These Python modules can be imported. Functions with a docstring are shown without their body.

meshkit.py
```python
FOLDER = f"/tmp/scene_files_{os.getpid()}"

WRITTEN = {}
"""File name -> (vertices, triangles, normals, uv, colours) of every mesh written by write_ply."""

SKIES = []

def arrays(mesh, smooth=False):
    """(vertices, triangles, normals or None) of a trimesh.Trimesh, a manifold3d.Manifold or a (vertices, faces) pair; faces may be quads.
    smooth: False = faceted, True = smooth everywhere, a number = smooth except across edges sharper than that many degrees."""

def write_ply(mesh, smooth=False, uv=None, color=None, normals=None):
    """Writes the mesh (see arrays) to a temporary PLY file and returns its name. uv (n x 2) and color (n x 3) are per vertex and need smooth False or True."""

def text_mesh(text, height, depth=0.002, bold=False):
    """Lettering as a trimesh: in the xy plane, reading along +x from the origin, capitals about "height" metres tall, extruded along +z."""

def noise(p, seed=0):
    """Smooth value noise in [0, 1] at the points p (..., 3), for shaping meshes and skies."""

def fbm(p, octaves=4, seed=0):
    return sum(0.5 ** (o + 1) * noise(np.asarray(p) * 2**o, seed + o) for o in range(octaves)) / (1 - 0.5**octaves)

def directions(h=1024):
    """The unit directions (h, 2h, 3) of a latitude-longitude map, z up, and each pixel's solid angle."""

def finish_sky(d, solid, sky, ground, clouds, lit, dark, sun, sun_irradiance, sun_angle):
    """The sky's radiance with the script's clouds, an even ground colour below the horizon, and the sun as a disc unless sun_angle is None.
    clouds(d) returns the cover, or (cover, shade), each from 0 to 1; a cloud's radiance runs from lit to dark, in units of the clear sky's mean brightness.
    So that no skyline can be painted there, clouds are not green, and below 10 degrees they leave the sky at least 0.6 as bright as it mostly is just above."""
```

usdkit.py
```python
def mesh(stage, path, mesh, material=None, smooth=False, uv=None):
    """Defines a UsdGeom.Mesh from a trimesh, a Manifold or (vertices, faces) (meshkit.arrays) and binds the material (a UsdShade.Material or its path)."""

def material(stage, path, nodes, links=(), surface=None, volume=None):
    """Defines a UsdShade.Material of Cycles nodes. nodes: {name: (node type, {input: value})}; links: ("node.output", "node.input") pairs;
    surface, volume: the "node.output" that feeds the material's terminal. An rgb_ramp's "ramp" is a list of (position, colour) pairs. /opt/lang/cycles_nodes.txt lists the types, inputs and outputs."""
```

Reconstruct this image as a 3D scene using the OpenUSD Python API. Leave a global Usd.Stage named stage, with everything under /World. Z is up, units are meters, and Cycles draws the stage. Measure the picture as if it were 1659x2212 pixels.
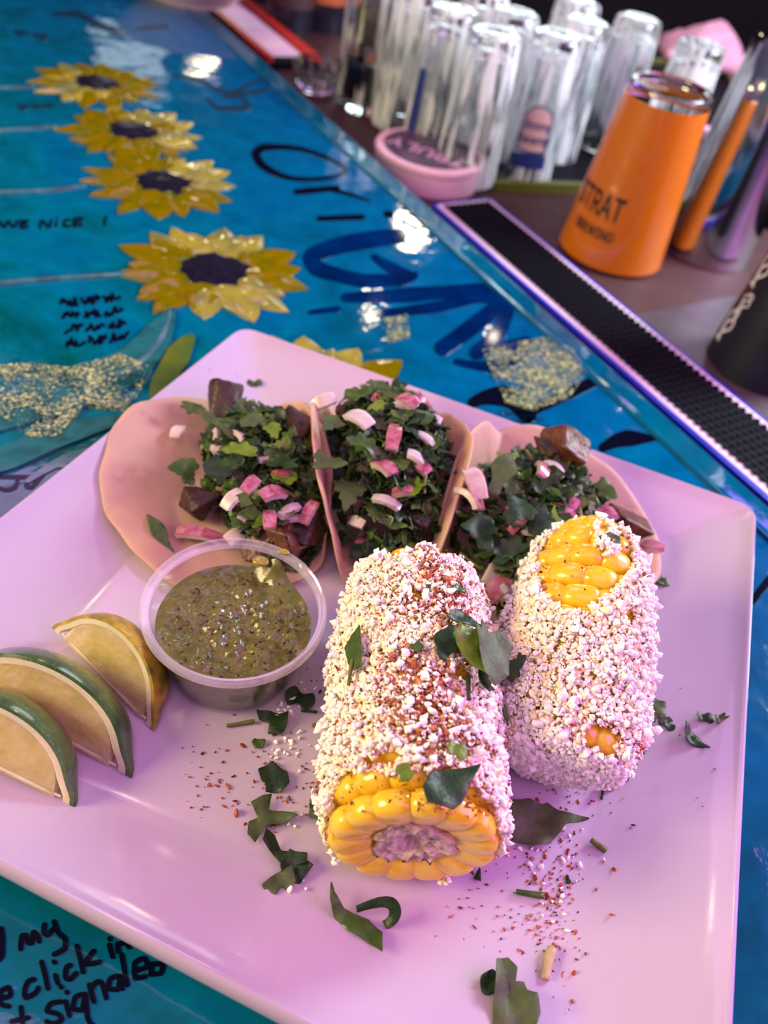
import math, random
import numpy as np, trimesh
from scipy.spatial import Delaunay
from shapely.geometry import Polygon, Point, MultiPolygon
from shapely.ops import unary_union
from pxr import Usd, UsdGeom, UsdLux, UsdShade, Gf, Sdf, Vt
import usdkit, meshkit
from meshkit import noise, fbm

stage = Usd.Stage.CreateInMemory()
UsdGeom.SetStageUpAxis(stage, 'Z')
UsdGeom.SetStageMetersPerUnit(stage, 1.0)
UsdGeom.Xform.Define(stage, '/World')

# ------------------------------------------------------------------ camera
W, H, FPX = 1659, 2212, 1750.0
PITCH, ROLL, CZ = math.radians(44.1), math.radians(12.6), 0.26
_cp, _sp = math.cos(PITCH), math.sin(PITCH)
_right, _fwd, _up = np.array([1, 0, 0.]), np.array([0, _cp, -_sp]), np.array([0, _sp, _cp])
_cr, _sr = math.cos(ROLL), math.sin(ROLL)
ROT = np.stack([_cr * _right + _sr * _up, -_sr * _right + _cr * _up, -_fwd], 1)
EYE = np.array([0, 0, CZ])
cam = UsdGeom.Camera.Define(stage, '/World/camera')
m4 = np.eye(4); m4[:3, :3] = ROT.T; m4[3, :3] = EYE
cam.AddTransformOp().Set(Gf.Matrix4d(*[float(v) for v in m4.ravel()]))
cam.CreateFocalLengthAttr(27.0)
cam.CreateHorizontalApertureAttr(27.0 * W / FPX)
cam.CreateVerticalApertureAttr(27.0 * H / FPX)
cam.CreateFStopAttr(8.5)
cam.CreateFocusDistanceAttr(0.262)
cam.CreateClippingRangeAttr((0.01, 100))
cam.CreateExposureAttr(0.05)


def aim_light(kind, name, loc, target, color, intensity, size=None, radius=None):
    l = {'rect': UsdLux.RectLight, 'sphere': UsdLux.SphereLight, 'disk': UsdLux.DiskLight}[kind].Define(stage, '/World/' + name)
    loc, target = np.array(loc, float), np.array(target, float)
    z = loc - target; z /= np.linalg.norm(z)
    x = np.cross([0, 0, 1.], z); x /= np.linalg.norm(x); y = np.cross(z, x)
    m = np.eye(4); m[0, :3], m[1, :3], m[2, :3], m[3, :3] = x, y, z, loc
    UsdGeom.Xformable(l).AddTransformOp().Set(Gf.Matrix4d(*[float(v) for v in m.ravel()]))
    l.CreateColorAttr(Gf.Vec3f(*color)); l.CreateIntensityAttr(intensity)
    if kind == 'rect': l.CreateWidthAttr(size[0]); l.CreateHeightAttr(size[1])
    else: l.CreateRadiusAttr(radius)
    return l


# ------------------------------------------------------------------ lights
PLATE_C = (0.0, 0.2, 0.02)
aim_light('rect', 'warm_lamp_panel', (-0.88, -0.10, 0.50), PLATE_C, (1.0, 0.78, 0.42), 24.0, (0.46, 0.42))
aim_light('rect', 'pink_led_strip', (1.02, 0.14, 0.62), PLATE_C, (0.92, 0.24, 1.0), 5.0, (1.15, 0.95))
aim_light('rect', 'overhead_pink_fill', (0.0, -0.25, 1.5), (0.0, 0.0, 0.0), (1.0, 0.46, 0.86), 1.9, (1.2, 1.2))  # unseen overhead softbox, added as broad pink fill
aim_light('rect', 'pink_led_strip_far', (-0.55, 1.1, 1.1), PLATE_C, (0.85, 0.36, 1.0), 4.0, (0.6, 0.4))
aim_light('rect', 'glass_fill_light', (0.62, 0.72, 0.42), (0.05, 0.82, 0.03), (0.84, 1.0, 0.97), 48.0, (0.26, 0.24))  # unseen fill lamp, added to brighten the pale streaks on the glasses
aim_light('rect', 'window_light_left', (-1.22, 3.0, 0.75), (0.0, 0.6, 0.0), (0.85, 0.97, 1.0), 1.5, (0.24, 0.14))
aim_light('rect', 'gloss_panel_far', (0.1, 3.0, 0.66), (0.0, 0.4, 0.0), (0.85, 0.97, 1.0), 6.0, (0.9, 0.3))  # unseen panel, added to give the lime rind a gloss highlight
aim_light('rect', 'window_light_right', (1.9, 1.5, 0.9), (0.05, 0.7, 0.05), (0.85, 1.0, 0.96), 4.0, (0.6, 1.0))
aim_light('sphere', 'pendant_bulb', (-0.717, 2.238, 0.413), PLATE_C, (1.0, 0.80, 0.5), 40.0, radius=0.04)
aim_light('sphere', 'pendant_bulb_near', (-0.078, 1.938, 0.619), PLATE_C, (1.0, 0.82, 0.5), 40.0, radius=0.04)
aim_light('sphere', 'pendant_bulb_left', (-0.25, 0.70, 0.85), PLATE_C, (1.0, 0.85, 0.6), 40.0, radius=0.022)
for k_, (x_, y_, z_) in enumerate(((-0.16, 2.15, 1.02), (0.22, 2.3, 1.10), (0.62, 1.95, 0.98))):
    aim_light('sphere', f'glint_bulb_{k_}', (x_, y_, z_), PLATE_C, (1.0, 0.86, 0.6), 60.0, radius=0.014)  # unseen bulbs, added for small warm glints on the plate slope
aim_light('rect', 'violet_led', (0.62, 0.95, 0.42), PLATE_C, (0.30, 0.12, 1.0), 10.0, (0.30, 0.05))
dome = UsdLux.DomeLight.Define(stage, '/World/ambient_light')
dome.CreateColorAttr(Gf.Vec3f(0.95, 0.60, 1.0)); dome.CreateIntensityAttr(0.06)


# ------------------------------------------------------------------ helpers
def ray(x, y): return ROT @ np.array([x - W / 2, -(y - H / 2), -FPX])
def at(x, y, z=0.0):
    d = ray(x, y); return EYE + d * ((z - CZ) / d[2])
def sr(r, g, b):
    return tuple(((c / 255) / 12.92 if c / 255 <= 0.04045 else ((c / 255 + 0.055) / 1.055) ** 2.4) for c in (r, g, b))

used = {}
def path_for(name, parent='/World'):
    key = (str(parent), name); k = used.get(key, -1) + 1; used[key] = k
    return f"{parent}/{name}" + (f"_{k:03d}" if k else '')
def tag(p, label=None, cat=None, group=None, kind=None):
    p = p.GetPrim() if hasattr(p, 'GetPrim') else p
    for k, v in (('label', label), ('category', cat), ('group', group), ('kind', kind)):
        if v: p.SetCustomDataByKey(k, v)
    return p
def obj(name, mesh, mat, parent=None, smooth=40, label=None, kind=None):
    par = '/World' if parent is None else str(parent.GetPath())
    p = usdkit.mesh(stage, path_for(name, par), mesh, M[mat], smooth=smooth).GetPrim()
    return tag(p, label, None, None, kind)
def thing(name, label, cat, group=None, kind=None):
    p = UsdGeom.Xform.Define(stage, path_for(name)).GetPrim()
    return tag(p, label, cat, group, kind)
def single(name, mesh, mat, label, cat, group=None, smooth=40, kind=None):
    p = obj(name, mesh, mat, None, smooth); return tag(p, label, cat, group, kind)
def cat_(ms): return trimesh.util.concatenate(ms)
def T3(v, f): return trimesh.Trimesh(np.asarray(v, float), np.asarray(f), process=False)
def frame(x, y, z, o):
    m = np.eye(4); m[:3, 0], m[:3, 1], m[:3, 2], m[:3, 3] = x, y, z, o; return m
def unit(v): v = np.asarray(v, float); return v / np.linalg.norm(v)

# ------------------------------------------------------------------ materials
M = {}
def mat(name, color, rough=0.5, color2=None, color3=None, scale=30, detail=3, ramp=(0.35, 0.65), bump=0, bump_scale=None, bump_dist=0.001, space='position', distortion=0, **kw):
    n = {'p': ('principled_bsdf', dict(base_color=color, roughness=rough, **kw))}; l = []
    n['g'] = ('geometry', {}) if space == 'position' else ('texture_coordinate', {})
    vec = 'g.position' if space == 'position' else 'g.object'
    if color2 is not None:
        n['n'] = ('noise_texture', dict(scale=scale, detail=detail, roughness=0.6, distortion=distortion))
        stops = [(ramp[0], color), (ramp[1], color2)] if color3 is None else [(ramp[0], color), ((ramp[0] + ramp[1]) / 2, color2), (ramp[1], color3)]
        n['r'] = ('rgb_ramp', {'ramp': stops})
        l += [(vec, 'n.vector'), ('n.fac', 'r.fac'), ('r.color', 'p.base_color')]
    if bump:
        n['bn'] = ('noise_texture', dict(scale=bump_scale or scale * 2, detail=3))
        n['b'] = ('bump', dict(strength=bump, distance=bump_dist))
        l += [(vec, 'bn.vector'), ('bn.fac', 'b.height'), ('b.normal', 'p.normal')]
    M[name] = usdkit.material(stage, '/World/Looks/' + name, n, l, surface='p.BSDF'); return M[name]

mat('plate_glaze', (0.46, 0.40, 0.48), 0.14, coat_weight=0.1, coat_roughness=0.04, bump=0.10, bump_scale=55, bump_dist=0.0015, specular_ior_level=0.42)
mat('tortilla', (0.50, 0.30, 0.20), 0.6, (0.47, 0.285, 0.21), (0.31, 0.155, 0.075), scale=48, detail=5, ramp=(0.38, 0.78), bump=0.25, bump_scale=260, bump_dist=0.0006, subsurface_weight=0.25, subsurface_radius=(1, .5, .25), subsurface_scale=0.002)
mat('meat', (0.050, 0.016, 0.008), 0.42, (0.105, 0.034, 0.015), (0.17, 0.065, 0.026), scale=230, ramp=(0.3, 0.75), bump=0.5, bump_scale=700, bump_dist=0.0008)
mat('meat_dark', (0.012, 0.006, 0.004), 0.45,  (0.055, 0.018, 0.010), scale=260, ramp=(0.35, 0.7), bump=0.6, bump_scale=700, bump_dist=0.001)
mat('onion_white', (0.62, 0.52, 0.48), 0.3, (0.58, 0.42, 0.42), scale=160, subsurface_weight=0.4, subsurface_radius=(1, .7, .7), subsurface_scale=0.003)
mat('onion_pink', (0.52, 0.38, 0.36), 0.28, (0.46, 0.25, 0.27), scale=180, subsurface_weight=0.3, subsurface_radius=(1, .4, .6), subsurface_scale=0.003)
mat('onion_skin', (0.26, 0.03, 0.07), 0.25, (0.42, 0.18, 0.22), scale=300)
def leaf_mat(name, c1, c2, rough=0.34, trans=0.25):
    n = {'g': ('geometry', {}), 'n': ('noise_texture', dict(scale=240, detail=3)), 'r': ('rgb_ramp', {'ramp': [(0.35, c1), (0.7, c2)]}),
         'v': ('noise_texture', dict(scale=900, detail=2)), 'b': ('bump', dict(strength=0.35, distance=0.0004)),
         'p': ('principled_bsdf', dict(roughness=rough, specular_ior_level=0.38)), 't': ('translucent_bsdf', {}), 'x': ('mix_closure', dict(fac=trans))}
    l = [('g.position', 'n.vector'), ('n.fac', 'r.fac'), ('r.color', 'p.base_color'), ('r.color', 't.color'), ('g.position', 'v.vector'), ('v.fac', 'b.height'), ('b.normal', 'p.normal'),
         ('p.BSDF', 'x.closure1'), ('t.BSDF', 'x.closure2')]
    M[name] = usdkit.material(stage, '/World/Looks/' + name, n, l, surface='x.closure')
leaf_mat('leaf_dark', (0.010, 0.034, 0.010), (0.030, 0.072, 0.020), rough=.40)
leaf_mat('leaf_mid', (0.040, 0.095, 0.018), (0.090, 0.160, 0.032), rough=.30)
leaf_mat('leaf_bright', (0.13, 0.24, 0.015), (0.22, 0.34, 0.03), trans=0.35)
leaf_mat('leaf_dull', (0.060, 0.100, 0.030), (0.100, 0.140, 0.045), rough=0.5)
leaf_mat('stem_green', (0.14, 0.17, 0.03), (0.22, 0.24, 0.06))
mat('stem_pale', (0.50, 0.42, 0.22), 0.45, (0.40, 0.34, 0.16), scale=200)
mat('kernel', (0.93, 0.50, 0.012), 0.22, (0.93, 0.58, 0.03), (0.86, 0.40, 0.006), scale=130, ramp=(0.3, 0.75), coat_weight=0.4, coat_roughness=0.08, subsurface_weight=0.35, subsurface_radius=(1, .5, .1), subsurface_scale=0.004)
mat('cob_core', (0.50, 0.38, 0.28), 0.55, (0.66, 0.50, 0.40), (0.34, 0.22, 0.16), scale=260, ramp=(0.3, 0.72), bump=0.8, bump_scale=420, bump_dist=0.002)
mat('cheese', (0.97, 0.95, 0.82), 0.62, (0.98, 0.96, 0.88), (0.96, 0.86, 0.58), scale=110, ramp=(0.38, 0.78), bump=0.3, bump_scale=1400, bump_dist=0.0004, subsurface_weight=0.15, subsurface_radius=(1, .85, .6), subsurface_scale=0.001)
mat('cheese_gap_tint', (0.95, 0.80, 0.46), 0.62, (0.96, 0.86, 0.60), (0.94, 0.70, 0.30), scale=90, ramp=(0.36, 0.74))  # yellow tint of the lower crumbs paints warm shading into the gaps
mat('cheese_spiced', (0.58, 0.29, 0.11), 0.55, (0.36, 0.11, 0.025), (0.76, 0.52, 0.28), scale=420, ramp=(0.3, 0.75), bump=0.4, bump_scale=1500, bump_dist=0.0004)
mat('chili', (0.30, 0.040, 0.010), 0.5, (0.46, 0.11, 0.02), scale=700)
mat('chili_dark', (0.045, 0.012, 0.012), 0.45, (0.14, 0.02, 0.012), scale=700)
mat('salsa', (0.082, 0.084, 0.013), 0.30, (0.125, 0.122, 0.020), (0.055, 0.058, 0.016), scale=130, detail=5, ramp=(0.35, 0.72), coat_weight=0.25, coat_roughness=0.10, bump=0.35, bump_scale=260, bump_dist=0.0012)
mat('salsa_pale', (0.30, 0.26, 0.04), 0.25, (0.22, 0.19, 0.03), scale=300, coat_weight=0.5)
mat('lime_rind', (0.018, 0.055, 0.018), 0.30, (0.045, 0.105, 0.022), (0.014, 0.050, 0.020), scale=70, ramp=(0.35, 0.7), bump=0.6, bump_scale=480, bump_dist=0.0009, coat_weight=0.9, coat_roughness=0.12)
mat('lime_rind_yellow', (0.055, 0.105, 0.018), 0.30, (0.46, 0.30, 0.03), (0.10, 0.14, 0.018), scale=42, ramp=(0.36, 0.62), bump=0.5, bump_scale=520, bump_dist=0.0008, coat_weight=0.3)
mat('lime_pith', (0.60, 0.52, 0.30), 0.45, (0.66, 0.56, 0.40), scale=200, subsurface_weight=0.3, subsurface_scale=0.002)
M['lime_flesh'] = usdkit.material(stage, '/World/Looks/lime_flesh', {'tc': ('texture_coordinate', {}), 'g': ('geometry', {}), 'n': ('noise_texture', dict(scale=75, detail=4, roughness=0.6)), 'r': ('rgb_ramp', {'ramp': [(0.30, (0.36, 0.31, 0.07)), (0.5, (0.52, 0.42, 0.15)), (0.72, (0.64, 0.47, 0.25))]}),
    'wn': ('noise_texture', dict(scale=120, detail=1)), 'v': ('voronoi_texture', dict(scale=330, feature='smooth_f1', smoothness=0.6)), 'st': ('noise_texture', dict(scale=700, detail=2)), 'm': ('math', dict(math_type='multiply_add', value2=0.5)),
    'b': ('bump', dict(strength=0.32, distance=0.0012)), 'p': ('principled_bsdf', dict(roughness=0.34, coat_weight=0.15, coat_roughness=0.12, subsurface_weight=0.5, subsurface_radius=(1, .8, .3), subsurface_scale=0.005))},
    [('g.position', 'n.vector'), ('n.fac', 'r.fac'), ('r.color', 'p.base_color'), ('g.position', 'v.vector'), ('g.position', 'st.vector'), ('st.fac', 'm.value1'), ('v.distance', 'm.value3'), ('m.value', 'b.height'), ('b.normal', 'p.normal'), ('b.normal', 'p.coat_normal')], surface='p.BSDF')
mat('rubber_black', (0.0022, 0.0026, 0.006), 0.7, specular_ior_level=0.12)
mat('mat_white', (0.78, 0.66, 0.72), 0.45)
mat('mat_blue', (0.001, 0.012, 0.40), 0.4)
mat('mat_red', (0.48, 0.028, 0.016), 0.42)
mat('mat_pink', (0.80, 0.56, 0.72), 0.5)
mat('olive_rubber', (0.085, 0.095, 0.010), 0.4)
mat('maroon', (0.055, 0.017, 0.018), 0.6, (0.036, 0.012, 0.013), scale=40)
mat('steel_grey', (0.07, 0.055, 0.062), 0.45, (0.04, 0.032, 0.038), scale=30)
mat('dark_wall', (0.006, 0.007, 0.013), 0.8)
mat('dark_floor', (0.010, 0.011, 0.018), 0.7)
mat('pink_cloth', (0.75, 0.40, 0.52), 0.85, (0.68, 0.36, 0.48), scale=25)
mat('coaster_card', (0.68, 0.44, 0.50), 0.7, (0.62, 0.40, 0.42), scale=60)
mat('coaster_print', (0.050, 0.028, 0.055), 0.5, (0.13, 0.07, 0.11), scale=45, ramp=(0.45, 0.75))
mat('coaster_text', (0.55, 0.33, 0.45), 0.55)
mat('orange_coat', (0.47, 0.125, 0.0), 0.32, coat_weight=0.5, coat_roughness=0.06)
mat('black_ink', (0.012, 0.010, 0.010), 0.4)
mat('blue_ink', (0.012, 0.030, 0.16), 0.4)
mat('label_tan', (0.52, 0.36, 0.34), 0.5)
mat('ball_brown', (0.045, 0.032, 0.012), 0.5, (0.11, 0.08, 0.03), scale=45)
mat('dark_drink', (0.006, 0.005, 0.010), 0.15)
mat('drink_foam', (0.42, 0.20, 0.15), 0.5, (0.30, 0.09, 0.06), scale=90, ramp=(0.4, 0.6))
mat('sleeve_black', (0.004, 0.005, 0.010), 0.45)
mat('sleeve_text', (0.62, 0.62, 0.64), 0.5)
mat('chrome', (0.52, 0.52, 0.54), 0.09, metallic=1.0)
mat('bowl_pink', (0.82, 0.60, 0.60), 0.3)
mat('petal_yellow', (0.105, 0.108, 0.0), 0.5, (0.165, 0.120, 0.0), (0.070, 0.10, 0.002), scale=55, ramp=(0.34, 0.68), coat_weight=0.35, coat_roughness=0.04, specular_ior_level=0.0)
mat('petal_pale', (0.13, 0.155, 0.04), 0.35, (0.30, 0.27, 0.02), scale=50, coat_weight=0.6, coat_roughness=0.04, specular_ior_level=0.1)
mat('flower_centre', (0.003, 0.003, 0.010), 0.6, (0.008, 0.007, 0.020), scale=200, specular_ior_level=0.05, coat_weight=0.5, coat_roughness=0.1, bump=0.8, bump_scale=240, bump_dist=0.002)
mat('paint_green', (0.03, 0.10, 0.02), 0.4, (0.10, 0.14, 0.01), scale=50, coat_weight=1, coat_roughness=0.05, specular_ior_level=0.1)
mat('paint_teal', (0.003, 0.080, 0.085), 0.4, (0.010, 0.13, 0.14), (0.003, 0.055, 0.05), scale=40, coat_weight=1, coat_roughness=0.05, specular_ior_level=0.1)
mat('paint_pale', (0.11, 0.20, 0.24), 0.4, (0.03, 0.12, 0.16), scale=60, coat_weight=1, coat_roughness=0.05, specular_ior_level=0.1)
mat('paint_navy', (0.0, 0.009, 0.050), 0.5, (0.0, 0.018, 0.095), scale=40, coat_weight=0.4, coat_roughness=0.05, specular_ior_level=0.0)
mat('marker_ink', (0.002, 0.003, 0.010), 0.6, specular_ior_level=0.0, coat_weight=0.35, coat_roughness=0.05)
mat('marker_faint', (0.002, 0.030, 0.060), 0.6, specular_ior_level=0.05, coat_weight=1, coat_roughness=0.05)
mat('bottle_dark', (0.010, 0.010, 0.02), 0.2)
mat('bottle_orange', (0.35, 0.09, 0.03), 0.4)

# resin-covered painted bar surface
def bar_paint(name, lip=False):
    deep, blue, teal, green = (0.0, 0.050, 0.16), (0.0, 0.100, 0.235), (0.0, 0.140, 0.215), (0.0, 0.078, 0.072)
    if lip: deep, blue, teal, green = (0.0, 0.07, 0.13), (0.0, 0.10, 0.165), (0.0, 0.12, 0.16), (0.0, 0.10, 0.11)
    n = {'g': ('geometry', {}), 's': ('separate_xyz', {}),
         'n1': ('noise_texture', dict(scale=9, detail=4, roughness=0.6, distortion=0.8)), 'r1': ('rgb_ramp', {'ramp': [(0.30, deep), (0.46, blue), (0.60, blue), (0.75, teal)]}),
         'n2': ('noise_texture', dict(scale=7, detail=5, roughness=0.65, distortion=1.2)), 'r2': ('rgb_ramp', {'ramp': [(0.36, green), (0.52, teal), (0.72, blue)]}),
         # paint turns from blue by the rail to teal and green towards the guest's side
         'mx': ('math', dict(math_type='multiply', value2=0.785)), 'my': ('math', dict(math_type='multiply_add', value2=0.619)), 'mr': ('map_range', dict(from_min=0.10, from_max=0.34, to_min=0.0, to_max=1.0, clamp=True)),
         'mix': ('mix', dict()), 
         'n3': ('noise_texture', dict(scale=60, detail=4)), 'r3': ('rgb_ramp', {'ramp': [(0.35, (0.75, 0.75, 0.75)), (0.7, (1.15, 1.12, 1.08))]}), 'mul': ('mix', dict(mix_type='multiply', fac=0.8)),
         'bn': ('noise_texture', dict(scale=26, detail=2.0)), 'bn2': ('noise_texture', dict(scale=170, detail=2)), 'bm': ('math', dict(math_type='multiply_add', value2=0.10)),
         'b': ('bump', dict(strength=0.35, distance=0.0022)),
         'p': ('principled_bsdf', dict(roughness=0.42, coat_weight=1.0, coat_roughness=0.05, specular_ior_level=0.0))}
    l = [('g.position', 's.vector'), ('g.position', 'n1.vector'), ('g.position', 'n2.vector'), ('g.position', 'n3.vector'), ('n1.fac', 'r1.fac'), ('n2.fac', 'r2.fac'),
         ('s.x', 'mx.value1'), ('s.y', 'my.value1'), ('mx.value', 'my.value3'), ('my.value', 'mr.value'), ('mr.result', 'mix.fac'), ('r2.color', 'mix.color1'), ('r1.color', 'mix.color2'),
         ('n3.fac', 'r3.fac'), ('mix.color', 'mul.color1'), ('r3.color', 'mul.color2'), ('mul.color', 'p.base_color'),
         ('g.position', 'bn.vector'), ('g.position', 'bn2.vector'), ('bn2.fac', 'bm.value1'), ('bn.fac', 'bm.value3'), ('bm.value', 'b.height'), ('b.normal', 'p.normal'), ('b.normal', 'p.coat_normal')]
    M[name] = usdkit.material(stage, '/World/Looks/' + name, n, l, surface='p.BSDF')
bar_paint('bar_paint'); bar_paint('bar_lip', True)

# gold glitter: flakes with clear gaps
def glitter():
    n = {'g': ('geometry', {}), 'v': ('voronoi_texture', dict(scale=1000)), 'n': ('noise_texture', dict(scale=55, detail=3)), 'm': ('math', dict(math_type='multiply_add', value2=0.45)),
         'r': ('map_range', dict(from_min=0.70, from_max=0.80, clamp=True)), 'vr': ('separate_color', {}), 'p': ('principled_bsdf', dict(base_color=(0.52, 0.47, 0.16), metallic=0.0, roughness=0.35)),
         't': ('transparent_bsdf', {}), 'x': ('mix_closure', {}), 'b': ('bump', dict(strength=1.0, distance=0.001)), 'c': ('rgb_ramp', {'ramp': [(0.2, (0.03, 0.11, 0.10)), (0.55, (0.20, 0.27, 0.08)), (0.9, (0.50, 0.56, 0.24))]})}
    l = [('g.position', 'v.vector'), ('g.position', 'n.vector'), ('v.color', 'vr.color'), ('vr.r', 'm.value1'), ('n.fac', 'm.value3'), ('m.value', 'r.value'), ('vr.g', 'c.fac'), ('c.color', 'p.base_color'),
         ('vr.b', 'b.height'), ('b.normal', 'p.normal'), ('r.result', 'x.fac'), ('t.BSDF', 'x.closure1'), ('p.BSDF', 'x.closure2')]
    M['glitter'] = usdkit.material(stage, '/World/Looks/glitter', n, l, surface='x.closure')
glitter()
M['glass'] = usdkit.material(stage, '/World/Looks/glass', {'p': ('glass_bsdf', dict(color=(0.97, 0.99, 0.99), roughness=0.0, IOR=1.5))}, [], surface='p.BSDF')
def plastic(name, base, edge, haze):
    M[name] = usdkit.material(stage, '/World/Looks/' + name, {'f': ('layer_weight', dict(blend=0.5)), 'pw': ('math', dict(math_type='power', value2=3.0)), 'fm': ('math', dict(math_type='multiply_add', value2=edge, value3=base, use_clamp=True)),
        't': ('transparent_bsdf', dict(color=(0.96, 0.96, 0.98))), 'g': ('glossy_bsdf', dict(color=(1, 1, 1), roughness=0.05)), 'd': ('diffuse_bsdf', dict(color=(0.85, 0.83, 0.86))), 'x': ('mix_closure', {}), 'y': ('mix_closure', dict(fac=haze))},
        [('f.facing', 'pw.value1'), ('pw.value', 'fm.value1'), ('fm.value', 'x.fac'), ('t.BSDF', 'x.closure1'), ('g.BSDF', 'x.closure2'), ('x.closure', 'y.closure1'), ('d.BSDF', 'y.closure2')], surface='y.closure')
plastic('clear_plastic', 0.03, 0.22, 0.002); plastic('rim_plastic', 0.07, 0.45, 0.16)
# bar glass: clear, with vertical highlights painted in as pale diffuse streaks
def painted_glint_glass(name, lo, hi):
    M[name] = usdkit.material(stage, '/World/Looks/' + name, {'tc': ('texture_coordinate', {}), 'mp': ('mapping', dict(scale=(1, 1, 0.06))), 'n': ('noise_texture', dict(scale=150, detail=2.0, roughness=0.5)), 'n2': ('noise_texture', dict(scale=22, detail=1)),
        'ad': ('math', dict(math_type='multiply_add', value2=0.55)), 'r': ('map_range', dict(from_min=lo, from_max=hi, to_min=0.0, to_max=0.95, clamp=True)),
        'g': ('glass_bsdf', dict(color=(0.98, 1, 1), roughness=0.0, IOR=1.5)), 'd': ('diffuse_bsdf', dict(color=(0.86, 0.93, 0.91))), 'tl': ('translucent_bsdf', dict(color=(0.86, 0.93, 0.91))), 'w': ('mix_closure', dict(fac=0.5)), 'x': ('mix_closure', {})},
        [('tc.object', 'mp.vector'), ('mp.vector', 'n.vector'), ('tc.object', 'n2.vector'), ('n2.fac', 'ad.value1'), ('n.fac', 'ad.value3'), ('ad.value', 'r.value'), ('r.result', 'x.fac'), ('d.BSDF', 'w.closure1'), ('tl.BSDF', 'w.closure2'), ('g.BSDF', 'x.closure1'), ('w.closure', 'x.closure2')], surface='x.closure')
painted_glint_glass('painted_glint_glass', 0.775, 0.835); painted_glint_glass('sparse_glint_glass', 0.85, 0.93)

# ------------------------------------------------------------------ shape helpers
def extrude_px(poly, z0, z1):
    """A flat outline given in photograph pixels, laid on the bar surface as a thin raised coat of paint."""
    out = []
    for g in getattr(poly, 'geoms', [poly]):
        g = g.simplify(0.4)
        if g.is_empty or g.area < 2: continue
        ring = lambda r: [tuple(at(x, y, z0)[:2]) for x, y in r.coords[:-1]]
        q = Polygon(ring(g.exterior), [ring(h) for h in g.interiors]).buffer(0)
        for s in getattr(q, 'geoms', [q]):
            if s.area > 1e-9:
                mm = trimesh.creation.extrude_polygon(s, z1 - z0, engine='earcut'); mm.apply_translation([0, 0, z0]); out.append(mm)
    return cat_(out)
def brush(pts, w):
    """A brush or pen stroke as a polygon; w is one width or one per point."""
    pts = np.array(pts, float); w = np.broadcast_to(np.array(w, float), (len(pts),))
    if len(pts) > 2:
        t = np.linspace(0, len(pts) - 1, 6 * len(pts)); from scipy.interpolate import PchipInterpolator
        pts, w = PchipInterpolator(np.arange(len(pts)), pts)(t), np.interp(t, np.arange(len(w)), w)
    c = [Point(*p).buffer(r / 2, 6) for p, r in zip(pts, w)]
    if len(c) == 1: return c[0]
    return unary_union([c[i].union(c[i + 1]).convex_hull for i in range(len(c) - 1)])
def zoom(pts, s, ox=0, oy=0): return [(x / s + ox, y / s + oy) for x, y in pts]

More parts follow.
